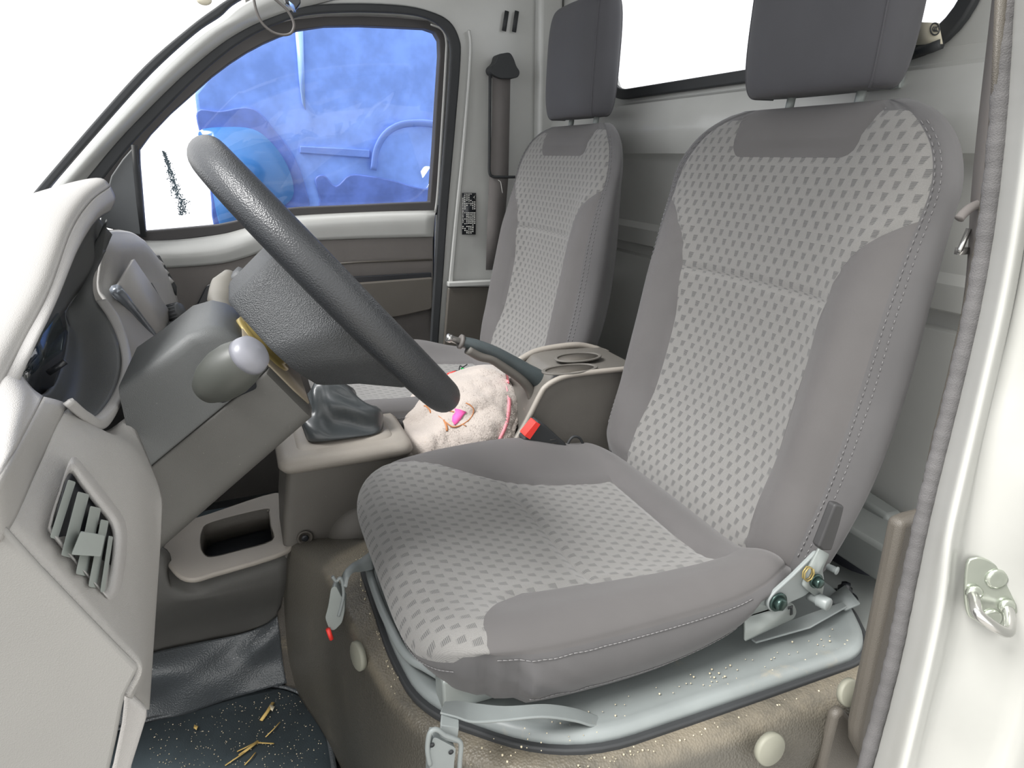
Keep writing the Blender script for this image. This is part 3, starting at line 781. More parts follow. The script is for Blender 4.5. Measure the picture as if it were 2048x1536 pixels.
# label plate on the pillar, lettering turned on its side
lab = MB().prism([Q(924, 386, y=1.688), Q(952, 386, y=1.688), Q(951, 469, y=1.688), Q(924, 469, y=1.688)], (0, -.0012, 0)).obj('label_plate', M['blackg'])
tag(lab, 'small black data plate with white sideways lettering on the far pillar', 'label')
mb = MB()
def gl_(u, v, w_, h_):
    mb.prism([Q(u, v, y=1.6866), Q(u + w_, v, y=1.6866), Q(u + w_, v + h_, y=1.6866), Q(u, v + h_, y=1.6866)], (0, -.0004, 0))
cols = [(926.2, [(396, 448), (452, 459)]), (930.2, [(387.5, 403), (406, 421), (425, 428), (437, 440), (447, 450), (456, 462)]), (934.2, [(387.5, 403), (406, 413), (425, 450), (452, 456), (461, 466)]),
        (938.2, [(387.5, 403), (406, 408), (425, 450), (452, 460), (462, 466)]), (942.2, [(387.5, 390), (400, 403), (406, 412), (425, 450), (452, 460), (462, 466)]), (946.0, [(403, 421), (425, 466)]), (949.6, [(403, 421), (425, 448)])]
for u, segs in cols:
    for a, b in segs:
        v = a
        while v < b - 1:
            h = random.choice((2.0, 2.6, 3.0)); gl_(u - 1.3, v, random.choice((2.2, 2.6)), h * .72); v += h + .9
gl_ = None
for s_ in (1, -1):
    mb.prism([Q(946.2, 394.6, y=1.6866), Q(948.0, 393.6 , y=1.6866), Q(951, 394.6 + s_ * 6.4, y=1.6866), Q(951, 394.6 + s_ * 4.2, y=1.6866), Q(948.6, 394.6 + s_ * 1.6, y=1.6866)] if s_ > 0 else
             [Q(946.2, 394.6, y=1.6866), Q(948.0, 395.6, y=1.6866), Q(951, 394.6 - 6.4, y=1.6866), Q(951, 394.6 - 4.2, y=1.6866), Q(948.6, 394.6 - 1.6, y=1.6866)], (0, -.0004, 0))
mb.obj('lettering', M['white'], lab)

# ------------------------------------------------------------------ passenger belt
t = thing('seat_belt', 'grey seat belt hanging from black guide on the far pillar', 'seat belt', Q(1000, 140, y=1.67))
MB().prism(bez([(Q(u, v, y=1.675), .008) for u, v in ((985, 112), (1010, 108), (1018, 122), (1022, 136), (1030, 146), (1026, 158), (1008, 160), (990, 160), (972, 150), (970, 138), (982, 128))], 4), (0, -.035, 0)).obj('belt_guide', M['black'], t, bevel=.006)
MB().strip([Q(u, v, y=1.655) for u, v in ((985, 152), (984, 250), (979, 350), (975, 440), (972, 540))], [Q(u, v, y=1.650) for u, v in ((1021, 152), (1019, 250), (1017, 350), (1010, 440), (1006, 540))], (0, .0015, 0)).obj('webbing', M['strap'], t)
MB().tube(catmull([Q(u, v, y=1.650) for u, v in ((980, 150), (979, 300), (979, 344), (986, 353), (1000, 354), (1030, 354))], 5), .0035, 8).obj('belt_stay', M['black'], t)
MB().tube(catmull([Q(u, v, y=1.640) for u, v in ((996, 360), (1001, 364), (1003, 374), (1005, 386))], 4), .0008, 5).obj('loose_thread', M['white'], t)

# ------------------------------------------------------------------ driver side: rear pillar, seals, striker
def col_pts(tab, y=None):
    return [Q(u, v, y=yy) for (u, v, yy) in tab]
def colp(tab, n=5): return catmull(col_pts(tab), n)
# seal bulb along the door opening
ctr = [(2012, -60, .35), (2006, 40, .348), (1996, 200, .345), (1983, 340, .342), (1965, 480, .340), (1940, 620, .338), (1908, 760, .337), (1878, 880, .336), (1853, 980, .335), (1830, 1080, .334), (1804, 1200, .333), (1782, 1310, .332), (1752, 1430, .331), (1716, 1560, .330), (1690, 1660, .33)]
c = colp([(u + 6, v, y) for u, v, y in ctr], 14)
rr_ = [.0064 + .0003 * math.sin(i * 2.1) + .0003 * math.sin(i * .73) for i in range(len(c))]
ds = MB().tube(c, rr_, 14).obj('door_seal', mat('grey_rubber_seal', srgb(96, 95, 96), .65, grain=(900, .9, 'noise'), vary=.12))
tag(ds, 'grey ribbed rubber seal running down the near door pillar', 'seal')
# pillar skins, from the seal outward to the open air
e0 = [(u + 20, v, y) for u, v, y in ctr]
e1 = [(2082, -60, .30), (2076, 40, .30), (2064, 200, .30), (2048, 340, .30), (2028, 480, .298), (2002, 620, .296), (1970, 760, .294), (1942, 880, .292), (1918, 980, .290), (1896, 1080, .288), (1882, 1200, .286), (1860, 1310, .284), (1832, 1430, .282), (1800, 1560, .280), (1770, 1660, .28)]
e1b = [(u + 16, v, y + .004) for u, v, y in e1]
e2 = [(2110, -60, .30), (2104, 40, .30), (2096, 200, .30), (2080, 340, .30), (2060, 480, .30), (2036, 620, .298), (2006, 760, .296), (1978, 880, .294), (1960, 980, .293), (1944, 1080, .292), (1930, 1200, .291), (1910, 1310, .289), (1876, 1430, .286), (1850, 1560, .284), (1830, 1660, .283)]
e3 = [(2260, -60, .25), (2250, 40, .25), (2240, 200, .25), (2220, 340, .25), (2200, 480, .25), (2180, 620, .25), (2160, 760, .25), (2140, 880, .25), (2110, 980, .25), (2100, 1080, .25), (2100, 1200, .25), (2080, 1310, .25), (2050, 1430, .25), (2010, 1560, .25), (1980, 1660, .25)]
e4 = [(u + 90, v, .20) for u, v, y in e3]
struct(patch('wall_left', [col_pts(e0), col_pts([((a[0] * .5 + b[0] * .5), a[1], a[2] * .5 + b[2] * .5 - .003) for a, b in zip(e0, e1)]), col_pts(e1), col_pts(e1b), col_pts(e2), col_pts(e3), col_pts(e4)], M['paint'], nu=3, nv=6, solid=.003))
# inner trim strip beside the seal and the taupe post
i0 = [(u + 8, v, y + .010) for u, v, y in ctr]
ib = [(u - 14, v, y + .030) for u, v, y in ctr]
tx = [Q(u, v, y=.36) for u, v in ((1772, 1030), (1752, 1130), (1722, 1280), (1690, 1440), (1690, 1470), (1740, 1570), (1790, 1500), (1808, 1300), (1840, 1120), (1856, 1000), (1830, 1012), (1796, 1020))]
struct(MB().prism(tx, (0, -.016, 0)).obj('trim_10', M['darktrim'], bevel=.006))
tx = [Q(u, v, y=.372) for u, v in ((1690, 1420), (1672, 1434), (1660, 1480), (1640, 1560), (1640, 1640), (1760, 1640), (1740, 1500), (1705, 1440))]
struct(MB().prism(tx, (0, .012, 0)).obj('trim_11', M['darktrim'], bevel=.005))
struct(MB().prism([Q(u, v, y=.345) for u, v in ((2004, -60), (2024, -60), (2010, 200), (1996, 340), (1975, 480), (1945, 620), (1912, 760), (1870, 900), (1850, 1010), (1846, 1002), (1872, 880), (1902, 760), (1934, 620), (1960, 480), (1979, 340), (1992, 200))], (0, .004, 0)).obj('trim_12', M['darktrim']))
# belt hanging behind the seal
t = thing('seat_belt', 'grey seat belt hanging along the near door pillar', 'seat belt', Q(1955, 100, y=.43))
wa = [(1988, -40, .44), (1972, 100, .44), (1954, 260, .44), (1941, 400, .44), (1933, 540, .44), (1920, 640, .445), (1898, 760, .45), (1872, 860, .455), (1846, 960, .46), (1838, 990, .46)]
wb = [(2020, -40, .41), (2012, 100, .41), (2000, 260, .41), (1986, 400, .41), (1974, 540, .41), (1950, 640, .41), (1930, 760, .41), (1906, 860, .41), (1880, 960, .41), (1864, 990, .41)]
MB().strip(colp(wa), colp(wb), (.0015, 0, 0)).obj('webbing', M['strap'], t)
MB().tube(catmull([Q(u, v, y=.43) for u, v in ((1918, 438), (1926, 428), (1944, 414), (1975, 402))], 5), .0042, 10).obj('belt_loop', M['strap'], t)
MB().prism([Q(u, v, y=.44) for u, v in ((1932, 456), (1936, 458), (1918, 500), (1912, 506), (1914, 498))], (0, -.004, 0)).box(tuple(Q(1914, 507, y=.44) - V((.0, .003, .001))), tuple(Q(1936, 500, y=.44) + V((0, .003, .003)))).obj('tongue', M['chrome'], t)
# striker
sn = V((-.42, -.86, .05)).normalized()
SC = Q(1975, 1188, y=.282)
ax = V((0, 0, 1)); rt_ = ax.cross(sn).normalized()
def S(u, v, d=0.0):
    dd = FW + RT * ((u - CX) / FPX) + UP * ((CY - v) / FPX); tt = (SC + sn * .004 - CAM).dot(sn) / dd.dot(sn); return CAM + dd * tt + sn * d
t = thing('door_striker', 'zinc door striker plate with wire loop on the near pillar', 'door striker', SC)
so = [(1930, 1125), (1945, 1113), (1965, 1114), (1990, 1126), (2010, 1140), (2024, 1165), (2028, 1195), (2032, 1205), (2030, 1222), (2015, 1232), (2002, 1248), (1988, 1254), (1966, 1248), (1945, 1236), (1932, 1226), (1926, 1190)]
MB().prism(catmull([S(*p) for p in so], 3, closed=True), sn * .003).obj('striker_plate', M['zinc'], t, bevel=.001, seg=2)
lp = catmull([S(1940, 1180, .002), S(1932, 1184, .012), S(1922, 1192, .022), S(1936, 1204, .026), S(1962, 1220, .026), S(1980, 1224, .024), S(2000, 1214, .012), S(2008, 1208, .002)], 6)
MB().tube(lp, .0042, 12).obj('striker_loop', M['chrome'], t)
for u, v in ((1988, 1153), (1977, 1232)):
    MB().lathe([(.0085, .003), (.0085, .0042), (.006, .0052), (.002, .0046)], S(u, v), sn, 20).obj('screw', M['zinc'], t)
for u, v in ((1942, 1179), (2007, 1206)):
    MB().lathe([(.0062, .003), (.0062, .006), (.004, .007)], S(u, v), sn, 16).obj('washer', M['zinc'], t)

# ------------------------------------------------------------------ driver seat base moulding, lid, kick wall
zt = .315
def Z(z): return lambda u, v: Q(u, v, z=z)
# vinyl moulding: rows from the lid edge outward and down to the floor
top = [(.020, 1.02, .26), (.050, .93, .285), (.070, .83, .312), (.082, .73, .318), (.094, .63, .318), (.110, .555, .318), (.145, .480, .318), (.200, .428, .318), (.290, .408, .318), (.40, .402, .318), (.52, .400, .318), (.66, .400, .318)]
inn = [(.10, 1.02, .25), (.12, .93, .285), (.13, .86, .318), (.13, .75, .320), (.135, .65, .320), (.150, .57, .320), (.185, .52, .320), (.235, .47, .320), (.31, .45, .320), (.41, .44, .320), (.52, .44, .320), (.66, .44, .320)]
rim_ = [(.004, 1.02, .24), (.028, .925, .265), (.050, .825, .298), (.064, .725, .306), (.076, .625, .306), (.092, .545, .304), (.130, .465, .298), (.195, .408, .295), (.290, .388, .292), (.40, .382, .290), (.52, .382, .290), (.66, .384, .290)]
mid1 = [(-.004, 1.02, .18), (.018, .92, .20), (.036, .82, .22), (.052, .72, .225), (.068, .61, .225), (.088, .52, .225), (.128, .445, .23), (.195, .395, .245), (.290, .372, .262), (.40, .372, .255), (.50, .385, .23), (.66, .380, .23)]
mid2 = [(-.010, 1.02, .09), (.012, .925, .10), (.030, .83, .10), (.054, .72, .10), (.070, .60, .10), (.090, .51, .10), (.128, .435, .12), (.195, .40, .15), (.290, .382, .17), (.40, .385, .17), (.50, .392, .15), (.66, .385, .15)]
bot = [(-.016, 1.02, .0), (.010, .93, .0), (.034, .85, .0), (.058, .73, .0), (.076, .60, .0), (.096, .50, .0), (.130, .425, .0), (.195, .39, .0), (.290, .375, .0), (.40, .375, .0), (.50, .38, .0), (.66, .38, .0)]
base = struct(patch('trim_13', [[V(p) for p in r] for r in (inn, top, rim_, mid1, mid2, bot)], M['vinyl_base'], nu=8, nv=6, solid=.003))
for i, (c_, n_, r) in enumerate(((V((.0, 0, 0)), 0, 0),)): pass
def plug(u, v, y, n, r):
    c = Q(u, v, y=y); o = MB().lathe([(r, -.004), (r, .0015), (r * .9, .0028), (0, .0034)], c, n, 28).obj('plug', M['plug'], base); return o
plug(1541, 1499, .370, (0, -1, .15), .0165)
plug(1700, 1386, .376, (0, -1, .3), .014)
plug(715, 1312, .64, (-1, -.25, .1), .0165)
c = Q(705, 1112, z=.286); MB().lathe([(.016, -.004), (.016, .003), (.014, .006), (0, .007)], c, (-.1, .1, 1), 26).obj('plug', M['plug'], base)

# painted steel lid with rubber edge
lp = [((.106, .80), .02), ((.108, .62), .03), ((.118, .53), .05), ((.225, .425), .07), ((.40, .4235), .05), ((.592, .421), .04), ((.640, .50), .03), ((.640, .80), .03)]
o_ = bez([(V((x, y, .322)), r) for (x, y), r in lp], 8)
lid = thing('base_cover', 'grey painted steel cover plate under the driver seat', 'cover', (.35, .65, .322))
cxy = V((.38, .66, 0))
def shrink(pts, d, z):
    o = []
    for p in pts:
        v_ = (V((p.x, p.y, 0)) - cxy); o.append(V((p.x, p.y, z)) - v_.normalized() * d)
    return o
rows = [shrink(o_, -.004, .324), shrink(o_, -.002, .333), shrink(o_, .004, .337), shrink(o_, .012, .3355), shrink(o_, .020, .333)]
mb = MB(); n = len(o_); vs = [p for r in rows for p in r]
f = [(i * n + k, i * n + (k + 1) % n, (i + 1) * n + (k + 1) % n, (i + 1) * n + k) for i in range(4) for k in range(n)] + [tuple(4 * n + k for k in range(n)), tuple(range(n - 1, -1, -1))]
mb.add(vs, f).obj('lid_panel', M['steel'], lid)
g1, g2 = shrink(o_, -.010, .319), shrink(o_, .004, .319)
MB().ring_prism(g1, g2, (0, 0, .008)).obj('rubber_edge', M['black'], lid, bevel=.002)
# stiffening flange by the recliner, wire handle in front, two toggle latches
fl = MB().prism([Q(u, v, z=.345) for u, v in ((1500, 1272), (1600, 1236), (1684, 1206), (1694, 1216), (1620, 1258), (1512, 1288), (1503, 1282))], (0, 0, .0025)); fl.obj('flange', M['steel'], lid, bevel=.001)
MB().prism([Q(u, v, z=.345) for u, v in ((1655, 1198), (1668, 1185), (1690, 1170), (1720, 1206), (1692, 1218))], (0, 0, -.003)).obj('flange', M['steel'], lid)
hw_ = [Q(750, 1112, z=.37), Q(743, 1130, z=.362), Q(741, 1150, z=.356), Q(762, 1212, z=.352), Q(788, 1268, z=.350), Q(806, 1300, z=.350), Q(826, 1320, z=.350), Q(852, 1334, z=.350), Q(900, 1362, z=.350)]
MB().tube(catmull(hw_, 6), .0052, 12).obj('wire_handle', M['steel'], lid)
# near latch: tab coming over the edge, wire bail, catch body
PY = Y(.452)
tabtop = [PY(u, v) for u, v in ((886, 1412), (930, 1415), (960, 1428), (1010, 1434), (1090, 1428), (1160, 1436), (1192, 1448), (1232, 1440), (1232, 1434), (1200, 1440), (1160, 1428), (1100, 1418), (1000, 1418), (950, 1410), (905, 1400))]
l1 = [Q(u, v, y=yy) for u, v, yy in ((889, 1408, .47), (915, 1406, .47), (946, 1410, .46), (1010, 1416, .45), (1090, 1412, .45), (1150, 1420, .45), (1200, 1436, .45), (1231, 1434, .45))]
l2 = [Q(u, v, y=yy) for u, v, yy in ((880, 1430, .44), (912, 1438, .436), (946, 1448, .434), (1000, 1446, .434), (1085, 1438, .432), (1150, 1446, .434), (1192, 1456, .436), (1232, 1441, .44))]
bk = MB().strip(catmull(l1, 5), catmull(l2, 5), (0, 0, .003)).obj('latch_bracket', M['steel'], lid, bevel=.001, seg=2)
MB().strip([Q(882, 1426, y=.442), Q(880, 1445, y=.434), Q(878, 1474, y=.430)], [Q(916, 1436, y=.438), Q(916, 1450, y=.432), Q(912, 1482, y=.430)], (0, -.003, 0)).obj('latch_tab', M['steel'], lid, bevel=.001, seg=2)
t = thing('toggle_latch', 'grey wire bail latch under the near front corner of the seat', 'latch', Q(890, 1500, y=.425), 'toggle latches')
w_ = [(860, 1530), (855, 1500), (858, 1470), (866, 1460), (876, 1460), (890, 1470), (905, 1476), (918, 1482), (922, 1492), (920, 1520), (918, 1560)]
MB().tube(catmull([Q(u, v, y=.424) for u, v in w_], 6), .0021, 10).obj('wire_bail', M['steel'], t)
MB().prism(bez([(Q(u, v, y=.424), .003) for u, v in ((866, 1476), (872, 1475), (912, 1496), (908, 1530), (906, 1600), (858, 1600), (860, 1500))], 3), (0, .012, 0)).obj('catch_plate', M['steel'], t, bevel=.0025)
for u, v in ((864, 1490), (902, 1504)): MB().lathe([(.0022, 0), (.0022, .0006)], Q(u, v, y=.4236), (0, -1, 0), 10).obj('hole', M['blackg'], t)
# far latch on the front face
bk2 = MB().strip(catmull([Q(u, v, y=yy) for u, v, yy in ((746, 1098, .76), (720, 1118, .75), (700, 1130, .73), (686, 1146, .715), (680, 1172, .705))], 5), catmull([Q(u, v, y=yy) for u, v, yy in ((744, 1140, .73), (722, 1144, .72), (706, 1146, .71), (696, 1158, .70), (692, 1176, .695))], 5), (.001, -.003, .003)).obj('latch_bracket', M['steel'], lid)
t = thing('toggle_latch', 'hanging grey toggle latch with a red tip, facing the footwell', 'latch', Q(670, 1210, y=.70), 'toggle latches')
MB().tube(catmull([Q(u, v, y=.700) for u, v in ((665, 1153), (670, 1160), (674, 1162), (680, 1156), (685, 1166), (687, 1190), (682, 1215), (677, 1232))], 5), .0020, 8).obj('wire_bail', M['steel'], t)
MB().prism(bez([(Q(u, v, y=.700), .004) for u, v in ((662, 1176), (672, 1172), (684, 1196), (690, 1200), (689, 1225), (684, 1246), (668, 1262), (658, 1258), (650, 1236), (656, 1214), (659, 1196))], 3), (.004, .012, 0)).obj('catch_plate', M['steel_bare'], t, bevel=.002)
rt2 = MB().tube([Q(656, 1258, y=.698), Q(660, 1270, y=.698), Q(663, 1278, y=.698)], .0028, 8).obj('red_tip', M['red'], t); rt2['label'] = 'red tip'
# bolt with black nut behind the seat, dark felt roll, floor bracket
t = thing('floor_bolt', 'black flanged nut on the floor bracket behind the driver seat', 'bolt', Q(1687, 1192, z=.305))
MB().lathe([(.017, 0), (.017, .003), (.011, .005)], Q(1687, 1196, z=.303), (0, 0, 1), 24).obj('flange', M['blackg'], t)
MB().lathe([(.010, .004), (.010, .014), (.006, .018), (.006, .022)], Q(1687, 1196, z=.303), (0, 0, 1), 6).obj('nut', M['blackg'], t)
fe = MB().ball((0, 0, 0), 1, 20, 12, (.026, .030, .036)).v
fo = MB(); fo.ball(Q(1700, 1105, y=.60), 1, 22, 14, (.030, .05, .045)); tag(fo.obj('felt_pad', M['felt']), 'dark speckled felt pad tucked behind the driver seat hinge', 'pad')

# kick wall beside the pedals
KY = 1.0
kr = [[Q(u, v, y=yy) for u, v, yy in r] for r in (
    ((180, 1345, 1.03), (300, 1308, 1.02), (400, 1285, 1.02), (480, 1268, 1.02), (530, 1250, 1.02), (556, 1232, 1.01)),
    ((180, 1380, 1.0), (300, 1350, .985), (380, 1335, .99), (460, 1310, 1.01), (520, 1290, .995), (560, 1262, 1.0)),
    ((180, 1430, 1.0), (300, 1400, 1.0), (370, 1378, .985), (450, 1352, .99), (520, 1330, 1.0), (566, 1318, 1.0)),
    ((180, 1480, .99), (300, 1450, .985), (370, 1428, .98), (450, 1400, .985), (520, 1380, .98), (574, 1366, .98)))]
struct(patch('trim_14', kr, M['vinylg'], nu=8, nv=8, solid=.004))
# curved dark wall between kick wall and seat base
kb = [[Q(u, v, y=yy) for u, v, yy in r] for r in (
    ((556, 1225, 1.01), (566, 1200, 1.0), (572, 1112, 1.0), (600, 1112, .985), (650, 1125, .93), (700, 1150, .84)),
    ((560, 1262, 1.0), (575, 1240, .995), (600, 1200, .975), (625, 1220, .955), (660, 1230, .90), (700, 1250, .80)),
    ((566, 1318, 1.0), (588, 1300, .985), (615, 1290, .965), (640, 1300, .94), (668, 1320, .88), (705, 1350, .78)),
    ((572, 1372, .98), (605, 1380, .955), (632, 1400, .925), (655, 1430, .90), (680, 1480, .85), (715, 1560, .76)))]
struct(patch('trim_15', kb, M['vinyl'], nu=6, nv=8, solid=.004))
mt = thing('floor_mat', 'dark floor mat with straw and grit in the driver footwell', 'mat', Q(450, 1450, z=.004))
mo = [Q(u, v, z=.006) for u, v in ((150, 1490), (290, 1447), (350, 1432), (430, 1402), (500, 1380), (540, 1376), (580, 1384), (612, 1402), (636, 1436), (652, 1480), (666, 1560), (640, 1640), (150, 1640))]
mi_ = catmull(mo, 5, closed=True)
MB().prism(mi_, (0, 0, -.004)).obj('mat_surface', M['mat'], mt)
lip = catmull([Q(u, v, z=.008) for u, v in ((150, 1484), (290, 1441), (350, 1426), (430, 1397), (500, 1375), (540, 1370), (583, 1378), (618, 1398), (643, 1434), (659, 1480), (672, 1560))], 6)
MB().tube(lip, .0045, 8, flat=.6).obj('mat_edge', M['vinylg'], mt)
# straw, leaf scraps and grit
st = [((522, 1441), (546, 1405), .0032, 'widest piece of straw on the mat, topmost'), ((531, 1474 - 0), (560, 1444), .0011, 'thin straw just beside the widest one'), ((478, 1511), (516, 1482), .0030, 'broad straw in the crossed heap on the mat'),
      ((474, 1503), (508, 1486), .0013, 'short straw fanning out of the crossed heap'), ((450, 1531), (500, 1496), .0014, 'long straw reaching down-left from the crossed heap'), ((509, 1485), (548, 1487), .0016, 'straw lying level to the right of the heap'), ((489, 1530), (511, 1505), .0012, 'lowest short straw by the frame bottom')]
for a, b, r, lb in st:
    mb = MB().tube([Q(*a, z=.008), Q((a[0] + b[0]) / 2 + 1, (a[1] + b[1]) / 2, z=.010), Q(*b, z=.009)], r, 6, flat=.4); tag(mb.obj('straw', M['straw']), lb, 'straw', 'straws on the floor mat')
for (u, v), lb in (((544, 1416), 'larger pale leaf scrap near the curved mat edge'), ((392, 1455), 'small brown leaf scrap on the left of the mat')):
    k = 1 if u > 500 else .8
    pts_ = [Q(u + dx * k, v + dy * k, z=.009 + dz) for dx, dy, dz in ((-6, 2, 0), (-4, -7, .002), (2, -4, .003), (6, -3, .001), (3, 2, .002), (1, 7, 0), (-2, 4, .001))]
    tag(MB().prism(pts_, (0, 0, .0006)).obj('leaf_scrap', M['crumb'] if u > 500 else M['straw']), lb, 'leaf')
mb = MB()
for i in range(420):
    u, v = random.uniform(300, 660), random.uniform(1385, 1535)
    if v < 1447 - (u - 290) * .30 + 8 or u > 600 + (v - 1385) * .45: continue
    s_ = random.choice((.0005, .0006, .0008, .0011)); mb.ball(Q(u, v, z=.0075), s_, 5, 3, (1, 1, .6))
tag(mb.obj('grit', M['crumb']), 'pale grit scattered over the dark floor mat', 'grit', kind='stuff')
mb = MB()
for i in range(420):
    k = random.random(); x = .13 + random.random() * .45
    if k < .45: p = V((x, .408 + random.uniform(-.006, .012) , .3205))
    elif k < .8: p = V((.092 + random.uniform(0, .03) , random.uniform(.56, .84), .3215))
    else: p = V((x, .44 + random.uniform(-.01, .02), .3350))
    if p.x < .2 and k < .45: continue
    mb.ball(p, random.choice((.0006, .0008, .0012)), 5, 3)
tag(mb.obj('sand', M['crumb']), 'sand and crumbs gathered along the rim of the steel lid', 'sand', kind='stuff')

# ------------------------------------------------------------------ steering wheel and column
WC = V((.0835, SY, .7275)); WN = V((.772, 0, .635)).normalized(); WD = V((WN.z, 0, -WN.x)); WY = V((0, 1, 0))
def WP(n, d, y): return WC + WN * n + WD * d + WY * y
sw = thing('steering_wheel', 'black leather-grained steering wheel with deep grey hub, seen edge-on', 'steering wheel', WC)
mb = MB(); NR, NT_ = 128, 24; vs = []; f = []
for i in range(NR):
    t = 2 * math.pi * i / NR
    d_ = WD * math.cos(t) + WY * math.sin(t)
    for k in range(NT_):
        a = 2 * math.pi * k / NT_; rr = .0172 + .0010 * math.cos(2 * a)
        vs.append(WC + d_ * (.156 + rr * math.cos(a)) + WN * (rr * 1.06 * math.sin(a)))
for i in range(NR):
    for k in range(NT_):
        i2, k2 = (i + 1) % NR, (k + 1) % NT_; f.append((i * NT_ + k, i * NT_ + k2, i2 * NT_ + k2, i2 * NT_ + k))
mesh_obj('rim', vs, f, M['rim'], sw)
def rrect(n, d0, d1, hy, ch, r=.010):
    """hub section: flat top and bottom with wide chamfers on both sides"""
    L = d1 - d0; a, b = d0 + L * .44, d0 + L * .66
    pts = [(d0, -hy * .55), (a, -hy), (b, -hy), (d1, -hy * .62), (d1, hy * .62), (b, hy), (a, hy), (d0, hy * .55)]
    return bez([(WP(n, d, y), r) for d, y in pts], 4)
def loftrings(rings, name, m, par, **kw):
    n = len(rings[0]); vs = [p for r in rings for p in r]
    f = [(i * n + k, i * n + (k + 1) % n, (i + 1) * n + (k + 1) % n, (i + 1) * n + k) for i in range(len(rings) - 1) for k in range(n)]
    f += [tuple(range(n - 1, -1, -1)), tuple((len(rings) - 1) * n + k for k in range(n))]
    return mesh_obj(name, vs, f, m, par, **kw)
hub = loftrings([rrect(-.076, -.056, .046, .082, 0), rrect(-.078, -.060, .050, .088, 0), rrect(-.074, -.062, .054, .092, 0), rrect(-.050, -.063, .076, .097, 0), rrect(-.024, -.064, .108, .102, 0), rrect(-.006, -.060, .122, .100, 0), rrect(.006, -.060, .112, .092, 0), rrect(.012, -.046, .09, .08, 0)], 'hub_cover', M['hub'], sw, autos=50)
for sg in (-1, 1):
    MB().strip([WP(-.006, -.018, sg * .09), WP(-.002, -.012, sg * .13), WP(0, -.008, sg * .152)], [WP(-.006, .042, sg * .09), WP(-.002, .030, sg * .13), WP(0, .024, sg * .152)], WN * -.012).obj('spoke', M['hub'], sw, bevel=.004)
MB().strip([WP(-.010, .08, -.045), WP(-.010, .13, -.040), WP(-.004, .152, -.036)], [WP(-.010, .08, .045), WP(-.010, .13, .040), WP(-.004, .152, .036)], WN * .012).obj('spoke', M['hub'], sw, bevel=.004)

# column shroud
CA = V((-.815, 0, -.579)).normalized(); CDn = V((-CA.z, 0, CA.x)); E0 = Q(428, 622, y=.63)
def CP(t, d, y): return E0 + CA * t + CDn * d + V((0, y - .63, 0))
colm = thing('steering_column', 'grey two-piece steering column shroud running down to the dash', 'steering column', CP(.1, .06, .69))
def crect(t, d0, d1, y0, y1, r0, r1, k=5): return bez([(CP(t, d0, y0), r0), (CP(t, d1, y0), r1), (CP(t, d1, y1), r1), (CP(t, d0, y1), r0)], k)
def slant(ring): return [p + CA * (.68 * (p - E0).dot(CDn)) for p in ring]
up = loftrings([crect(0, .030, .068, .630, .750, .01, .004), crect(.004, .017, .068, .625, .755, .014, .004), crect(.012, .007, .068, .622, .758, .014, .004), crect(.03, .000, .068, .621, .759, .012, .004), crect(.07, .000, .068, .620, .76, .012, .004), slant(crect(.100, -.001, .068, .618, .762, .008, .004))], 'upper_shroud', M['column'], colm, autos=45)
lo = loftrings([crect(0, .068, .127, .630, .750, .003, .010), crect(.005, .068, .132, .623, .757, .003, .014), crect(.07, .068, .133, .6195, .76, .003, .016), slant(crect(.100, .068, .136, .618, .762, .003, .016))], 'lower_shroud', M['colow'], colm, autos=45)
ev = lambda t, pts: [CP(t, d, y) for d, y in pts]
MB().prism(ev(-.0015, bez([(V((.006, .632, 0)), .0), (V((.124, .634, 0)), .0), (V((.124, .745, 0)), .0), (V((.006, .745, 0)), .0)], 1) and [(.034, .634), (.05, .631), (.100, .632), (.122, .640), (.122, .742), (.1, .748), (.05, .749), (.034, .744)]), CA * .003).obj('end_plate', M['tan'], colm)
MB().lathe([(.034, -.002), (.034, .004), (.028, .004), (.028, .016), (.022, .02)], CP(0, .062, .69), -CA, 30).obj('clock_spring', M['yellow'], colm)
MB().tube([CP(-.028, .062, .69), CP(.0, .062, .69)], .02, 18).obj('steering_shaft', M['black'], colm)
# slot, stalk and knob on the near side
sl_ = [Q(u, v, y=.6195) for u, v in ((398, 738), (404, 722), (430, 704), (500, 738), (516, 776), (443, 808), (416, 784), (400, 758))]
MB().prism(bez([(p, .004) for p in sl_], 3), (0, .004, 0)).obj('stalk_slot', M['blackg'], colm)
k0_, k1_ = Q(430, 775, y=.615), Q(462, 742, y=.52)
stk = MB().tube([k0_, k0_.lerp(k1_, .5), k1_], [.006, .0055, .008], 12).obj('indicator_stalk', M['darkpl'], colm)
kc = Q(455, 745, y=.530); ka = (Q(512, 700, y=.515) - kc).normalized()
zz = ka.orthogonal().normalized()
kn = MB().lathe([(.004, -.030), (.012, -.026), (.0175, -.014), (.0195, 0), (.0185, .012), (.0155, .022), (.0152, .0225)], kc, ka, 30).obj('knob', mat('dark_olive_knob', srgb(66, 68, 64), .45), stk)
cp = MB().lathe([(.0153, .0222), (.0150, .026), (.0135, .031), (.009, .0345), (0, .0355)], kc, ka, 30).obj('knob_cap', mat('pale_grey_cap', srgb(122, 123, 130), .35), stk); cp['label'] = 'pale grey end cap'
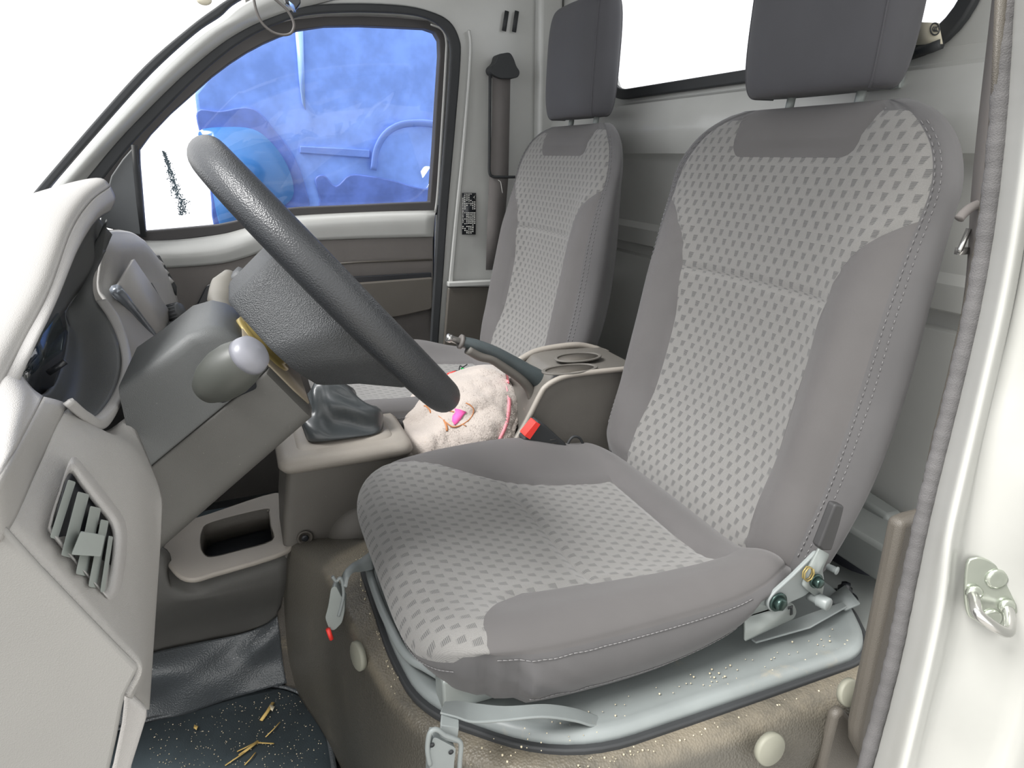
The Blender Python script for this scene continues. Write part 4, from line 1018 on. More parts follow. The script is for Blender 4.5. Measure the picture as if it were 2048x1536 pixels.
# wiper stalk on the far side
ws_ = MB().tube(catmull([Q(450, 650, y=.80), Q(443, 610, y=.84), Q(448, 575, y=.87), Q(460, 546, y=.89)], 5), [.013] * 6 + [.0155] * 6 + [.013, .011, .009, .007], 14, flat=.75).obj('wiper_stalk', mat('pale_stalk_plastic', srgb(118, 115, 108), .45), colm)
MB().tube([Q(472, 572, y=.875), Q(482, 556, y=.885), Q(490, 548, y=.888)], .012, 10).obj('stalk_tip', M['darkpl'], ws_)
def sym(parent, segs, r=.0005):
    mb = MB()
    for s_ in segs: mb.tube([Q(u, v, y=y) for u, v, y in s_], r, 4)
    return mb.obj('symbols', M['white'], parent)
sym(ws_, [[(465, 570, .855), (469, 568, .855)], [(465, 573, .855), (470, 571, .855)], [(473, 572, .855), (478, 570, .855)], [(468, 577, .855), (469, 583, .855)], [(480, 554, .868), (483, 552, .868), (486, 554, .868), (485, 559, .868), (481, 559, .868), (480, 554, .868)]])

# ------------------------------------------------------------------ dashboard
dash = thing('dashboard', 'light grey moulded dashboard with instrument hood and side vent', 'dashboard', Q(150, 900, y=.5))
def R_(L): return [Q(u, v, y=y) for u, v, y in L]
lip = R_([(219, 374, .80), (180, 404, .74), (141, 462, .68), (97, 582, .60), (44, 685, .54), (8, 755, .495), (-40, 850, .45)])
nose = [p + V((-.010, 0, .007)) for p in lip]
hood_rows = [lip, nose] + [[p + V((dx, dy * (1 if i > 3 else 0), dz)) for i, p in enumerate(lip)] for dx, dy, dz in ((-.05, -.002, -.002), (-.10, -.006, -.020), (-.20, -.012, -.070), (-.42, -.02, -.20))]
patch('instrument_hood', hood_rows, M['dashtop'], dash, nu=8, nv=6, solid=.004)
inner = R_([(218, 420, .79), (188, 440, .74), (152, 498, .68), (103, 604, .60), (64, 688, .54), (38, 745, .515), (20, 800, .49)])
patch('hood_lip', [lip, [a.lerp(b, .5) + V((.004, 0, 0)) for a, b in zip(lip, inner)], inner], M['dash'], dash, nu=8, nv=5, solid=.003)
side = [R_([(30, 740, .52), (8, 755, .495), (-30, 830, .46), (-90, 930, .42)]), R_([(60, 778, .51), (40, 800, .47), (-10, 880, .42), (-80, 990, .38)]), R_([(84, 796, .50), (42, 872, .43), (0, 950, .36), (-60, 1050, .33)])]
patch('hood_side', side, M['dash'], dash, nu=6, nv=6, solid=.003)
deep = R_([(222, 468, .885), (190, 540, .885), (150, 590, .86), (124, 625, .79), (78, 680, .66), (46, 735, .60), (34, 785, .57)])
patch('hood_inner', [inner, [a.lerp(b, .5) + V((-.01, 0, .006)) for a, b in zip(inner, deep)], deep], M['column'], dash, nu=8, nv=5, solid=.003)
rimA = R_([(214, 440, .83), (204, 500, .865), (186, 560, .87), (190, 602, .865), (218, 642, .85), (238, 690, .81), (243, 738, .75), (226, 792, .68), (186, 838, .605), (138, 812, .540), (86, 796, .512)])
lensE = R_([(210, 500, .885), (180, 552, .885), (152, 588, .86), (128, 624, .80), (133, 660, .78), (128, 700, .75), (120, 732, .71), (108, 762, .66), (96, 782, .61), (84, 790, .57), (60, 790, .54)])
midb = [a.lerp(b, .5) + V((-.012, 0, -.010)) for a, b in zip(rimA, lensE)]
patch('cluster_bowl', [rimA, midb, lensE], M['column'], dash, nu=6, nv=8, solid=.003)
face = [Q(u, v, y=y) for u, v, y in ((128, 618, .80), (78, 676, .67), (44, 730, .61), (30, 760, .60), (30, 796, .575), (100, 796, .61), (128, 732, .73), (140, 650, .80))]
MB().prism(face, (-.01, 0, 0)).obj('cluster_face', M['blackg'], dash)
ln = [(118, 626), (76, 682), (48, 730), (40, 770), (50, 792), (86, 792), (98, 782), (112, 756), (124, 712), (130, 668)]
MB().prism([Q(u, v, y=.60 + (u - 40) * .0014) for u, v in ln], (-.002, 0, 0)).obj('cluster_lens', M['lens'], dash)
MB().tube([Q(97, 746, y=.63), Q(131, 723, y=.63)], .0026, 10).obj('trip_stem', M['blackg'], dash)
rimO = R_([(216, 606, .875), (238, 640, .86), (254, 690, .82), (260, 740, .755), (242, 800, .655), (208, 855, .575), (168, 842, .54), (128, 810, .512)])
rimI = R_([(192, 602, .865), (218, 642, .85), (238, 690, .81), (243, 738, .74), (226, 792, .66), (190, 836, .58), (160, 826, .55), (134, 804, .520)])
patch('cluster_rim', [rimI, [a.lerp(b, .5) + V((.004, 0, .002)) for a, b in zip(rimI, rimO)], rimO], M['dash'], dash, nu=8, nv=4, solid=.003)
band = [R_([(84, 796, .50), (42, 872, .43), (0, 950, .36), (-40, 1020, .345)]), R_([(112, 802, .515), (60, 900, .435), (6, 1010, .36), (-40, 1060, .345)]), R_([(130, 808, .53), (72, 935, .44), (12, 1060, .36), (-30, 1105, .345)])]
patch('crease_band', band, M['dashtop'], dash, nu=6, nv=4, solid=.003)
vf = [R_(r) for r in (
    [(12, 1060, .36), (72, 935, .44), (132, 820, .53), (204, 866, .60), (258, 832, .630)],
    [(80, 1135, .36), (140, 1010, .43), (205, 905, .52), (256, 890, .57), (292, 915, .60)],
    [(160, 1218, .36), (212, 1110, .43), (264, 1010, .50), (297, 975, .55), (318, 985, .57)],
    [(230, 1290, .36), (262, 1212, .42), (292, 1125, .49), (308, 1080, .53), (320, 1040, .55)],
    [(277, 1337, .36), (288, 1300, .42), (298, 1255, .48), (305, 1220, .51), (310, 1190, .53)],
    [(252, 1392, .36), (268, 1400, .42), (280, 1405, .47), (289, 1412, .50), (295, 1420, .52)])]
patch('vent_fascia', vf, M['fascia'], dash, nu=6, nv=8, solid=.003)
MB().prism([Q(u, v, y=.353) for u, v in ((-120, 950), (-30, 1030), (12, 1061), (80, 1136), (160, 1219), (230, 1291), (277, 1338), (250, 1390), (243, 1420), (232, 1480), (214, 1560), (200, 1680), (-120, 1680))], (0, .004, 0)).obj('end_cap', M['endcap'], dash, bevel=.003)
MB().prism([Q(u, v, y=.385) for u, v in ((247, 1390), (262, 1396), (292, 1424), (292, 1440), (262, 1536), (240, 1680), (180, 1680), (225, 1536), (243, 1450), (247, 1410))], (0, .006, 0)).obj('lower_edge', M['dash'], dash, bevel=.003)
# side vent: dark throat, bezel and slats
def FV(u, v, off=0.0):
    """point on the tilted vent face"""
    o0, o1, o2 = Q(100, 1045, y=.405), Q(144, 918, y=.470), Q(228, 1040, y=.475)
    nn = (o1 - o0).cross(o2 - o0).normalized()
    if nn.x < 0: nn = -nn
    d = FW + RT * ((u - CX) / FPX) + UP * ((CY - v) / FPX)
    return CAM + d * ((o0 + nn * (.006 + off) - CAM).dot(nn) / d.dot(nn))
thr = [(143, 930), (160, 950), (200, 1000), (222, 1042), (226, 1080), (222, 1130), (214, 1180), (204, 1182), (170, 1140), (108, 1068), (103, 1045), (120, 990)]
vt = MB().prism([FV(*p) for p in thr], FV(150, 1000, -.004) - FV(150, 1000)).obj('side_vent', M['blackg'], dash)
bz_ = [(144, 914), (176, 942), (210, 985), (240, 1024), (252, 1050), (254, 1085), (248, 1140), (238, 1190), (222, 1206), (206, 1190), (170, 1150), (103, 1072), (98, 1044), (118, 982)]
bi_ = [(139, 946), (162, 974), (190, 1010), (214, 1040), (224, 1062), (226, 1086), (222, 1128), (214, 1168), (209, 1178), (202, 1174), (168, 1136), (111, 1064), (107, 1044), (122, 990)]
def c2(L, o, n=4):
    return catmull([FV(u, v, o) for u, v in L], n, closed=True)
ob, ib = c2(bz_, .001), c2(bi_, .001); om = [a.lerp(b, .35) for a, b in zip(c2(bz_, .005), c2(bi_, .005))]; im = [a.lerp(b, .8) for a, b in zip(c2(bz_, .004), c2(bi_, .004))]
n = len(ob); vs = ob + om + im + ib; f = [(i * n + k, i * n + (k + 1) % n, (i + 1) * n + (k + 1) % n, (i + 1) * n + k) for i in range(3) for k in range(n)]
mesh_obj('bezel', vs, f, M['dash'], vt)
for (a, b, w_) in (((144, 962), (108, 1076), 16), ((167, 986), (134, 1112), 24), ((191, 1014), (162, 1148), 22), ((209, 1040), (184, 1172), 16), ((221, 1072), (204, 1182), 9)):
    d0 = V((a[0], a[1], 0)) - V((b[0], b[1], 0)); pn = V((-d0.y, d0.x, 0)).normalized() * w_ / 2
    qd = [FV(a[0] + pn.x, a[1] + pn.y, .001), FV(a[0] - pn.x, a[1] - pn.y, .004), FV(b[0] - pn.x, b[1] - pn.y, .004), FV(b[0] + pn.x, b[1] + pn.y, .001)]
    MB().prism([p for p, r in ((q, 0) for q in bez([(q, .002) for q in qd], 3))], FV(150, 1000, .0025) - FV(150, 1000)).obj('slat', M['vent'], vt, bevel=.001, seg=2)
MB().prism(bez([(FV(*p, .007), .0015) for p in ((161, 1062), (209, 1070), (200, 1110), (143, 1106))], 3), FV(150, 1000, .005) - FV(150, 1000)).obj('vent_tab', M['vent'], vt, bevel=.001)
# centre fascia and stack
cf = [R_(r) for r in (
    [(196, 470, .90), (225, 462, 1.02), (262, 466, 1.25), (288, 482, 1.60)],
    [(204, 500, .90), (244, 498, .98), (292, 500, 1.25), (328, 535, 1.63)],
    [(196, 575, .90), (238, 550, .95), (296, 556, 1.22), (352, 590, 1.64)],
    [(216, 612, .89), (262, 640, .94), (316, 630, 1.2), (358, 640, 1.64)],
    [(256, 700, .87), (300, 735, .92), (335, 700, 1.15), (358, 700, 1.6)],
    [(256, 800, .87), (300, 840, .90), (345, 800, 1.15), (358, 790, 1.6)])]
patch('centre_fascia', cf, M['fascia'], dash, nu=7, nv=7, solid=.003)
def SF(o): return lambda u, v: Q(u, v, y=.93 + (u - 240) * .0022 - o)
S1 = SF(.012)
rs_ = MB().strip([S1(232, 570), S1(262, 520)], [S1(330, 700), S1(352, 650)], (.004, 0, .001))
stack = rs_.obj('stack_panel', M['dash'], dash)
S2 = SF(.022)
MB().prism([S2(262, 590), S2(276, 545), S2(308, 594), S2(290, 630)], (.001, -.001, 0)).obj('storage_pocket', M['blackg'], stack)
MB().prism([S2(282, 618), S2(306, 588), S2(312, 600), S2(300, 640)], (.004, -.004, 0)).obj('pocket_floor', M['fascia'], stack)
MB().tube([S2(232, 580), S2(262, 618), S2(296, 662), S2(338, 716)], .007, 8).obj('silver_strip', mat('satin_strip', srgb(140, 146, 154), .25, .5), stack)
for u, v, r in ((338, 628, .013), (332, 667, .014)):
    c = S2(u, v); ax_ = V((.8, -.35, .25)).normalized()
    prof = [(r, 0), (r, .018), (r * .9, .021), (0, .021)]
    kb_ = MB().lathe(prof, c, ax_, 24)
    for k in range(16):
        a0 = ax_.orthogonal().normalized(); b0 = ax_.cross(a0); t_ = 2 * math.pi * k / 16; dd = a0 * math.cos(t_) + b0 * math.sin(t_)
        kb_.tube([c + dd * r + ax_ * .002, c + dd * r + ax_ * .018], .0012, 5)
    kb_.obj('knob', M['darkpl'], stack)
for (a, b) in (((316, 602), (322, 616)), ((310, 648), (318, 640)), ((346, 650), (349, 672)), ((342, 690), (350, 676)), ((300, 570), (312, 590))):
    MB().tube([S2(*a), S2(*b)], .004, 6).obj('slider', M['darkpl'], stack)
MB().prism(bez([(S2(*p), .003) for p in ((276, 668), (290, 664), (312, 700), (300, 712))], 3), (.004, -.004, .002)).obj('rocker_switch', M['darkpl'], stack)
# far corner vent
vb = MB().prism([Q(u, v, y=1.60) for u, v in ((306, 512), (316, 510), (350, 572), (350, 590), (338, 574), (318, 545))], (.004, -.01, 0)).obj('corner_vent', M['darkpl'], dash)
for k in range(3): MB().tube([Q(314 + k * 10, 522 + k * 17, y=1.585), Q(326 + k * 9, 532 + k * 17, y=1.585)], .006, 6).obj('slat', M['dash'], vb)
# knee panel and open tray on the tunnel side
kp = [R_(r) for r in (
    [(180, 1080, 1.02), (322, 1094, 1.012), (345, 1138, 1.006), (385, 1156, 1.0), (440, 1143, .995), (577, 1100, .995)],
    [(180, 1100, 1.0), (316, 1112, .998), (338, 1158, .994), (385, 1180, .988), (440, 1166, .984), (577, 1124, .984)],
    [(180, 1180, 1.0), (310, 1165, .99), (350, 1190, .985), (400, 1192, .983), (460, 1178, .982), (575, 1146, .982)],
    [(180, 1230, 1.0), (308, 1218, .992), (350, 1212, .990), (400, 1205, .988), (460, 1195, .987), (573, 1172, .987)],
    [(180, 1300, 1.02), (304, 1268, 1.02), (350, 1258, 1.02), (400, 1248, 1.02), (460, 1234, 1.02), (572, 1205, 1.01)],
    [(180, 1350, 1.04), (300, 1312, 1.03), (350, 1300, 1.03), (400, 1290, 1.03), (470, 1274, 1.03), (562, 1238, 1.02)])]
patch('knee_panel', kp, M['colow'], dash, nu=6, nv=6, solid=.004)
to = [(345, 1052), (420, 1026), (552, 984), (564, 1010), (573, 1066), (576, 1100), (430, 1146), (378, 1158), (345, 1140), (325, 1098)]
ti = [(404, 1062), (424, 1044), (528, 1018), (537, 1026), (540, 1050), (543, 1080), (470, 1102), (430, 1112), (412, 1110), (402, 1092)]
ZT = Z(.268)
M['trayside'] = M['console']
to3, ti3 = catmull([ZT(*p) for p in to], 4, closed=True), catmull([ZT(*p) for p in ti], 4, closed=True)
tr = MB().ring_prism(to3, ti3, (0, 0, -.008)).obj('tray', M['console_top'], dash, bevel=.003)
MB().prism([p + V((0, 0, -.04)) for p in ti3], (0, 0, -.002)).obj('tray_floor', M['blackg'], tr)
MB().ring_prism(ti3, [a.lerp(b, .02) for a, b in zip(ti3, ti3[1:] + ti3[:1])], (0, 0, -.04)).obj('tray_wall', M['darktrim'], tr)
MB().box((-.76, .86, .60), (-.21, 1.66, .700)).obj('dash_top', M['dashtop'], dash, bevel=.02)
# firewall behind it all, passenger footwell mat
struct(MB().box((-.82, .30, -.05), (-.76, 1.72, .80)).obj('wall_front', M['black']))
struct(MB().box((-.30, 1.03, .0), (-.28, 1.72, .78)).obj('trim_16', M['darkpl']))
pm = thing('floor_mat', 'ribbed black mat in the far footwell, behind the tray', 'mat', (-.05, 1.4, .012))
MB().box((-.27, 1.05, .001), (.25, 1.66, .012)).obj('mat_surface', M['mat'], pm, bevel=.003)
for k in range(9): MB().tube([V((-.2 + .015 * k, 1.08 + .06 * k, .013)), V((.0, 1.10 + .06 * k, .014)), V((.22, 1.07 + .06 * k, .013))], .005, 6).obj('rib', M['vinylg'], pm)

# ------------------------------------------------------------------ gear console
con = thing('centre_console', 'warm grey centre console with gear boot and cup holders between seats', 'console', (.3, 1.06, .25))
def loft_any(rings, name, m, par, **kw): return loftrings(rings, name, m, par, **kw)
def zr(z, x0, x1, y0, y1, r): return bez([(V((x0, y0, z)), r), (V((x1, y0, z)), r), (V((x1, y1, z)), r), (V((x0, y1, z)), r)], 6)
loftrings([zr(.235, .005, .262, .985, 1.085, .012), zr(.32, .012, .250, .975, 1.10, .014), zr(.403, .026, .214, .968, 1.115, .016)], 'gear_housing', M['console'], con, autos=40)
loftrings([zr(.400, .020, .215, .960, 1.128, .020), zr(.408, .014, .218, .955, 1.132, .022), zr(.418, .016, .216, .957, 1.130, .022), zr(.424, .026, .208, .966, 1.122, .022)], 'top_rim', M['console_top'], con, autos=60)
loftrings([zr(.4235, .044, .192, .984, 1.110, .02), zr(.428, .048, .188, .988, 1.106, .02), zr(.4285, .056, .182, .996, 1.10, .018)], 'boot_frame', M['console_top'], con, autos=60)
# leather boot
NBt = 64; vs = []; f = []; tipc = V((.105, 1.05, .52))
for i in range(22):
    t = i / 21; zc = .4285 + t * .085
    for k in range(NBt):
        a = 2 * math.pi * k / NBt
        hx, hy = (.056, .052); n_ = 4.5 - 2.5 * t
        rx = hx * (1 - t) ** .8 * .86 + .016; ry = hy * (1 - t) ** .8 * .86 + .018
        if i == 0: rx, ry = .056, .050
        cx_, sy_ = math.cos(a), math.sin(a)
        px = math.copysign(abs(cx_) ** (2 / n_), cx_) * rx; py = math.copysign(abs(sy_) ** (2 / n_), sy_) * ry
        fold = math.sin(t * math.pi) * (.011 * math.sin(3 * a + t * 5 + .6) + .009 * math.sin(t * 9 + 3 * a + 1) + .003 * math.sin(7 * a + 9 * t))
        l = math.hypot(px, py) or 1
        vs.append(V((.120 + (tipc.x - .120) * t + px * (1 + fold / l), 1.048 + py * (1 + fold / l), zc + fold * .6)))
for i in range(21):
    for k in range(NBt):
        k2 = (k + 1) % NBt; f.append((i * NBt + k, i * NBt + k2, (i + 1) * NBt + k2, (i + 1) * NBt + k))
f.append(tuple(21 * NBt + k for k in range(NBt)))
mesh_obj('gear_boot', vs, f, M['bootl'], con)
MB().tube([V((.105, 1.05, .50)), V((.100, 1.05, .58))], .009, 12).obj('gear_lever', M['black'], con)
MB().ball(V((.098, 1.05, .60)), .024, 18, 12, (1, 1, 1.15)).obj('gear_knob', M['bootl'], con)
# swelling, screw recess on the near face
bl = MB().ball(Q(724, 1082, y=.985), 1, 28, 16, (.056, .042, .070)); bl.obj('moulded_bulge', M['console'], con)
c = Q(610, 1076, y=.9745); MB().lathe([(.0125, 0), (.0115, .0012), (.009, .0005), (.008, -.0015), (0, -.0015)], c, (0, -1, 0), 26).obj('screw_recess', M['darktrim'], con)
MB().lathe([(.0055, 0), (.0055, .0018), (.003, .0024), (0, .0024)], c, (0, -1, 0), 12).obj('screw', M['blackg'], con)
# sunken pocket behind the gear plate
MB().box((.24, .985, .25), (.46, 1.085, .335)).obj('pocket', M['darktrim'], con, bevel=.01)
# raised rear box with the sloping front
pr = [(1026, 890), (1050, 850), (1081, 790), (1092, 774), (1110, 762), (1134, 753), (1165, 748), (1198, 744), (1290, 736), (1290, 960), (1026, 960)]
pr2 = [(1072, 900), (1082, 850), (1100, 800), (1118, 772), (1134, 756), (1165, 749), (1198, 745), (1290, 738), (1290, 960), (1072, 960)]
mb = MB().prism(bez([(Q(u, v, y=.925), .004) for u, v in pr], 3), (0, .012, 0)).prism(bez([(Q(u, v, y=.925) + V((0, .011, 0)), .006) for u, v in pr2], 3), (0, .152, 0)).obj('rear_box', M['console'], con, bevel=.004)
e_ = catmull([Q(u, v, y=.922) for u, v in ((1030, 884), (1050, 850), (1081, 788), (1092, 773), (1110, 761), (1134, 752), (1165, 747), (1198, 743), (1260, 737))], 5)
MB().tube(e_, .0045, 10).obj('rim_edge', M['console_top'], mb)
zt2 = Q(1165, 748, y=.925).z + .0035
for (u, v, y), sx_, sy_ in (((1156, 716, 0), .044, .026), ((1140, 740, 0), .050, .024)):
    c = Q(u, v, z=zt2); MB().lathe([(1, 0), (.96, .0015), (.9, .002), (.86, 0), (.84, -.001), (0, -.001)], (0, 0, 0), (0, 0, 1), 40)
    ring = [c + V((sx_ * math.cos(a * math.pi / 24), sy_ * math.sin(a * math.pi / 24), 0)) for a in range(48)]
    inn_ = [c + V((sx_ * .86 * math.cos(a * math.pi / 24), sy_ * .86 * math.sin(a * math.pi / 24), 0)) for a in range(48)]
    cph = MB().ring_prism(ring, inn_, (0, 0, .003)).obj('cup_holder', M['console'], mb, bevel=.001)
    MB().prism(inn_, (0, 0, .0006)).obj('cup_well', M['darktrim'], cph)
br_ = catmull([Q(u, v, y=yy) for u, v, yy in ((1036, 722, 1.07), (1075, 702, 1.078), (1139, 691, 1.078), (1175, 693, 1.078), (1215, 706, 1.07))], 6)
MB().tube(br_, .006, 10).obj('rear_rim', M['console_top'], mb)
# handbrake
hbk = thing('handbrake_lever', 'dark grey handbrake lever with chrome button, raised over the towel', 'handbrake', Q(1085, 800, y=1.0))
HB = [(922, 683, .0105), (950, 691, .0125), (985, 704, .0130), (1020, 722, .0135), (1052, 742, .0160), (1080, 762, .0200), (1092, 790, .0230), (1084, 840, .023)]
ctr_ = catmull([Q(u, v, y=1.0) for u, v, r in HB], 5); rr2 = [interp([(i * 5, HB[i][2]) for i in range(8)], k) for k in range(len(ctr_))]
MB().tube(ctr_, rr2, 16, flat=.85).obj('grip', mat('slate_grip', srgb(70, 78, 80), .32, grain=(900, .4, 'leather')), hbk)
MB().tube(catmull([Q(u, v, y=.995) for u, v in ((935, 698), (960, 712), (985, 718), (1010, 735), (1040, 756), (1058, 776), (1066, 798))], 4), .0085, 10).obj('under_grip', M['console'], hbk)
MB().lathe([(.0118, 0), (.0118, .004), (.0095, .005)], Q(924, 684, y=1.0), Q(900, 677, y=1.0) - Q(924, 684, y=1.0), 20).obj('collar', M['doortrim'], hbk)
MB().lathe([(.0055, 0), (.0055, .016), (.0068, .017), (.0068, .023), (.005, .025), (0, .025)], Q(921, 683, y=1.0), Q(900, 677, y=1.0) - Q(924, 684, y=1.0), 18).obj('release_button', M['chrome'], hbk)
# buckle
bkl = thing('belt_buckle', 'black belt buckle with red release button beside the driver cushion', 'buckle', Q(1090, 890, y=.895))
MB().prism(bez([(Q(u, v, y=.885), .003) for u, v in ((1046, 880), (1076, 842), (1090, 849), (1134, 889), (1130, 900), (1080, 912), (1060, 898))], 4), (0, .022, 0)).obj('buckle_body', M['black'], bkl, bevel=.003)
MB().prism(bez([(Q(u, v, y=.882), .001) for u, v in ((1049, 872), (1072, 844), (1081, 849), (1060, 879))], 3), (0, .02, 0)).obj('release_button', M['red'], bkl, bevel=.0015)
MB().tube(catmull([Q(u, v, y=.90) for u, v in ((1134, 890), (1142, 877), (1150, 873), (1160, 877), (1167, 892), (1170, 910))], 5), .0022, 8).obj('cable', M['black'], bkl)
MB().tube([Q(u, v, y=.884) for u, v in ((1100, 880), (1112, 878))], .0003, 4).tube([Q(u, v, y=.884) for u, v in ((1098, 888), (1116, 885))], .0003, 4).obj('embossing', M['darktrim'], bkl)

# ------------------------------------------------------------------ towel
tw = [R_(r) for r in (
    [(835, 785, 1.20), (880, 762, 1.20), (930, 742, 1.20), (965, 734, 1.18), (1005, 740, 1.16), (1030, 758, 1.14)],
    [(822, 800, 1.15), (875, 776, 1.14), (925, 754, 1.13), (965, 744, 1.12), (1008, 752, 1.11), (1040, 772, 1.10)],
    [(812, 826, 1.10), (868, 808, 1.08), (920, 792, 1.06), (965, 784, 1.055), (1012, 786, 1.05), (1048, 796, 1.06)],
    [(808, 850, 1.08), (850, 850, 1.055), (895, 842, 1.02), (955, 828, 1.015), (1012, 830, 1.01), (1044, 828, 1.03)],
    [(814, 885, 1.03), (855, 880, 1.0), (905, 868, 1.00), (960, 872, .98), (1002, 872, .985), (1028, 862, 1.0)],
    [(814, 930, 1.02), (856, 925, .98), (915, 925, .97), (965, 920, .97), (1000, 900, .98), (1018, 888, .99)])]
Rw = [catmull(r, 14) for r in tw]; cols_ = len(Rw[0]); Cw = [catmull([Rw[i][j] for i in range(6)], 14) for j in range(cols_)]
nr_ = len(Cw[0]); tv = []
from mathutils import noise as mn
for i in range(nr_):
    for j in range(cols_):
        p = Cw[j][i]; n1 = mn.noise(p * 26) * .012 + mn.noise(p * 70) * .004 + mn.noise(p * 420) * .0016
        e = .7 if 4 < j < cols_ - 5 else .4
        tv.append(p + V((.3, -.8, .55)).normalized() * n1 * e)
tf = [(i * cols_ + j, i * cols_ + j + 1, (i + 1) * cols_ + j + 1, (i + 1) * cols_ + j) for i in range(nr_ - 1) for j in range(cols_ - 1)]
twt = thing('towel', 'crumpled cream terry towel with pink flower embroidery, below the handbrake', 'towel', Q(930, 880, y=1.02))
mesh_obj('cloth', tv, tf, M['towel'], twt, solid=.010)
# loose terry loops
mb = MB()
for i in range(2600):
    q = random.choice(tf); p = tv[q[0]].lerp(tv[q[2]], random.random())
    d_ = (V((.2, -.7, .5)) + V((random.uniform(-1, 1), random.uniform(-1, 1), random.uniform(-1, 1))) * .8).normalized()
    p = p + V((.1, -.35, .25)) * .014
    a = d_.orthogonal().normalized() * .0005
    mb.add([p - a, p + a, p + d_ * random.uniform(.0012, .003)], [(0, 1, 2)])
nap = mb.obj('nap', M['towel'], twt); nap['kind'] = 'stuff'
from mathutils.bvhtree import BVHTree
bvh = BVHTree.FromPolygons(tv, tf)
def TW(u, v, off=.0068):
    d = (FW + RT * ((u - CX) / FPX) + UP * ((CY - v) / FPX)).normalized()
    h = bvh.ray_cast(CAM, d)[0]
    if h is None: h = Q(u, v, y=1.02)
    return h - d * off
def tp(pts, off=.0068): return [TW(u, v, off) for u, v in pts]
def flatpoly(name, pts, m, off=.0070):
    c = TW(sum(p[0] for p in pts) / len(pts), sum(p[1] for p in pts) / len(pts), off + .0012); o3 = tp(pts, off)
    n = len(o3); return mesh_obj(name, o3 + [c], [(i, (i + 1) % n, n) for i in range(n)], m, twt, solid=.0008)
flatpoly('flower', [(909, 817), (920, 819), (933, 824), (927, 830), (921, 840), (914, 847), (909, 850), (904, 842), (905, 832), (911, 824)], M['pink'])
flatpoly('bud', [(873, 817), (877, 827), (871, 825)], M['pink'])
for pth_, r in (([(932, 806), (940, 810), (947, 818), (946, 828), (940, 838), (930, 846), (918, 852), (906, 854), (896, 848), (884, 838), (876, 832)], .0016), ([(852, 812), (858, 818), (862, 826)], .002), ([(888, 826), (898, 822), (908, 824)], .0018), ([(888, 840), (893, 852), (894, 862)], .002), ([(924, 848), (932, 852)], .0012), ([(848, 812), (856, 811)], .0022)):
    MB().tube(catmull(tp(pth_, .0070), 3), r, 6, flat=.6).obj('stem', M['brown'], twt)
b1 = tp([(1009, 746), (1012, 770), (1015, 800), (1013, 830), (1007, 855), (996, 878)], .0072); b2 = tp([(1016, 748), (1019, 770), (1022, 800), (1020, 832), (1013, 858), (1002, 882)], .0072)
MB().strip(catmull(b1, 6), catmull(b2, 6), (0, -.001, .0006)).obj('woven_band', M['pinkband'], twt)

# bits lying on the passenger cushion
t = thing('green_clip', 'tiny green plastic clip with wire, just above the towel', 'clip', Q(928, 742, z=.44))
MB().tube([Q(924, 737, z=.445), Q(932, 741, z=.443), Q(942, 746, z=.44)], [.004, .006, .004], 8, flat=.6).obj('clip_body', M['green'], t)
MB().tube(catmull([Q(u, v, z=.45) for u, v in ((918, 742), (920, 732), (926, 734), (934, 729))], 4), .0012, 6).obj('wire', M['blackg'], t)
tag(MB().tube([Q(898, 752, z=.44), Q(912, 748, z=.44)], .007, 8).obj('red_tab', M['red']), 'small red plastic tab between the wheel rim and towel', 'tab')
tag(MB().ball(Q(920, 752, z=.436), 1, 16, 8, (.022, .03, .008)).obj('black_pouch', M['black']), 'small black soft item behind the towel on the far seat', 'pouch')

# ------------------------------------------------------------------ things hanging at the top
t = thing('hanging_cable', 'thin looped cable hanging over the top of the far window', 'cable', Q(560, 30, y=1.2))
MB().tube(catmull([Q(u, v, y=1.2) for u, v in ((504, -30), (508, 0), (514, 25), (526, 48), (545, 64), (566, 70), (582, 66), (588, 52), (584, 36), (572, 18), (552, 0), (530, -20))], 8), .0020, 8).obj('cable', M['doortrim'], t)
hd = MB().prism([Q(u, v, y=1.2) for u, v in ((560, -30), (600, -30), (602, 6), (596, 14), (590, 22), (582, 12), (572, 6))], (0, .02, 0)).obj('black_holder', M['blackg'], t, bevel=.002)
MB().prism([Q(u, v, y=1.196) for u, v in ((578, 2), (588, 10), (592, 24), (585, 16), (580, 10))], (0, .004, 0)).obj('blue_tag', M['blue_pale'], t)
tag(MB().ball(Q(408, 0, y=1.35), 1, 18, 10, (.012, .006, .008)).obj('cream_tab', M['paper']), 'cream oval tab at the windscreen edge, cut off by the frame', 'tab')
# paper tag behind the near headrest
t = thing('paper_tag', 'cream paper tag with a round mark behind the near headrest', 'tag', Q(1866, 80, x=.775))
X7 = lambda u, v, x=.775: Q(u, v, x=x)
MB().prism([X7(1838, 44), X7(1878, 46), X7(1886, 88), X7(1830, 90)], (-.001, 0, 0)).obj('tag_sheet', M['paper'], t)
rg = [X7(1870 + 9 * math.cos(a * math.pi / 12), 58 + 12 * math.sin(a * math.pi / 12), .773) for a in range(25)]
mb = MB().tube(rg, .0008, 5)
for du in (-3.5, 0, 3.5): mb.tube([X7(1870 + du + 2, 53, .773), X7(1870 + du - 1, 56, .773), X7(1870 + du - 1, 60, .773), X7(1870 + du + 2, 63, .773)], .0006, 5)
mb.obj('printed_mark', M['darkpl'], t)
MB().tube([X7(1836, 104), X7(1862, 96), X7(1882, 88)], .006, 8).obj('tie', M['black'], t)

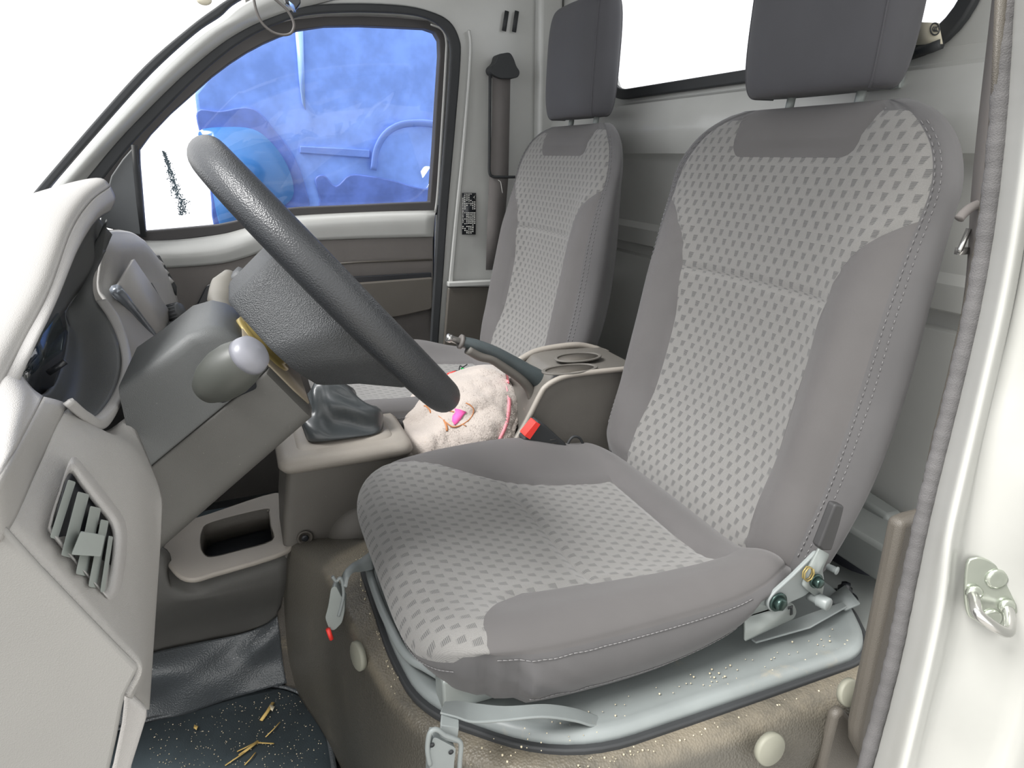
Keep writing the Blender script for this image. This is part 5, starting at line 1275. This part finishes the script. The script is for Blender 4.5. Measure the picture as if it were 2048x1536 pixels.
# ------------------------------------------------------------------ blue reflection in the far window, built as vehicle shapes outside
YV = 2.45
bv = thing('window_reflection', 'blue reflection in the far window, built as vehicle shapes outside', 'reflection', (.8, 2.6, -.6))
VV = lambda u, v, y=YV: Q(u, v, y=y)
bp_ = [VV(600, -60), VV(520, 30), VV(450, 110), VV(389, 186), VV(394, 225), VV(402, 280), VV(420, 380), VV(440, 470), VV(470, 700), VV(480, 1150), VV(1010, 1150), VV(1010, -60)]
MB().prism(bp_, (0, .9, 0)).obj('reflection_panel', M['blue_refl'], bv, bevel=.01)
fr_ = [(394, 222), (440, 222), (490, 214), (520, 226), (550, 262), (580, 300), (600, 340), (612, 380), (616, 420), (560, 470), (440, 470), (420, 380), (402, 280)]
MB().prism(catmull([VV(u, v, YV - .01) for u, v in fr_], 4, closed=True), (0, .012, 0)).obj('reflection_frame', M['blue_dark'], bv, bevel=.004)
wn = [(398, 262), (450, 254), (505, 258), (540, 282), (570, 322), (586, 366), (582, 400), (540, 430), (520, 470), (450, 470), (424, 380), (408, 300)]
MB().prism(catmull([VV(u, v, YV - .02) for u, v in wn], 4, closed=True), (0, .012, 0)).obj('reflection_pane', M['blue_mid'], bv)
MB().prism([VV(u, v, YV - .006) for u, v in ((590, 56), (606, 52), (611, 220), (604, 205), (598, 160))], (0, .004, 0)).obj('pale_stripe', M['blue_pale'], bv)
MB().strip([VV(u, v, YV - .008) for u, v in ((600, 292), (680, 296), (740, 300))], [VV(u, v, YV - .008) for u, v in ((600, 306), (680, 312), (740, 316))], (0, .01, 0)).obj('reflection_band', M['blue_soft'], bv, bevel=.003)
arc = [VV(746 + 0, 340), VV(752, 300), VV(770, 268), VV(800, 250), VV(840, 246), VV(880, 250)]
MB().tube(catmull([p + V((0, -.01, 0)) for p in arc], 5), .012, 8, flat=.4).obj('reflection_arc', M['blue_soft'], bv)
da = [(640, 400), (630, 360), (648, 350), (672, 372), (700, 350), (740, 352), (790, 362), (840, 376), (870, 372), (900, 330), (900, 470), (650, 470)]
MB().prism(catmull([VV(u, v, YV - .005) for u, v in da], 4, closed=True), (0, .01, 0)).obj('reflection_base', M['blue_dark'], bv, bevel=.004)

mb = MB()
for i in range(900):
    t_ = random.random(); u = 326 + 10 * t_ ** .6 + 30 * t_ + random.gauss(0, 1.5 + 5 * t_); v = 302 + 128 * t_
    if t_ > .75: u = 364 + random.gauss(0, 5)
    mb.ball(Q(u, v, y=1.7535), random.choice((.0007, .0009, .0013)), 6, 4, (1, .3, 1.2))
tag(mb.obj('water_beads', M['drops']), 'streak of dark water beads on the far door glass', 'water drops', kind='stuff')
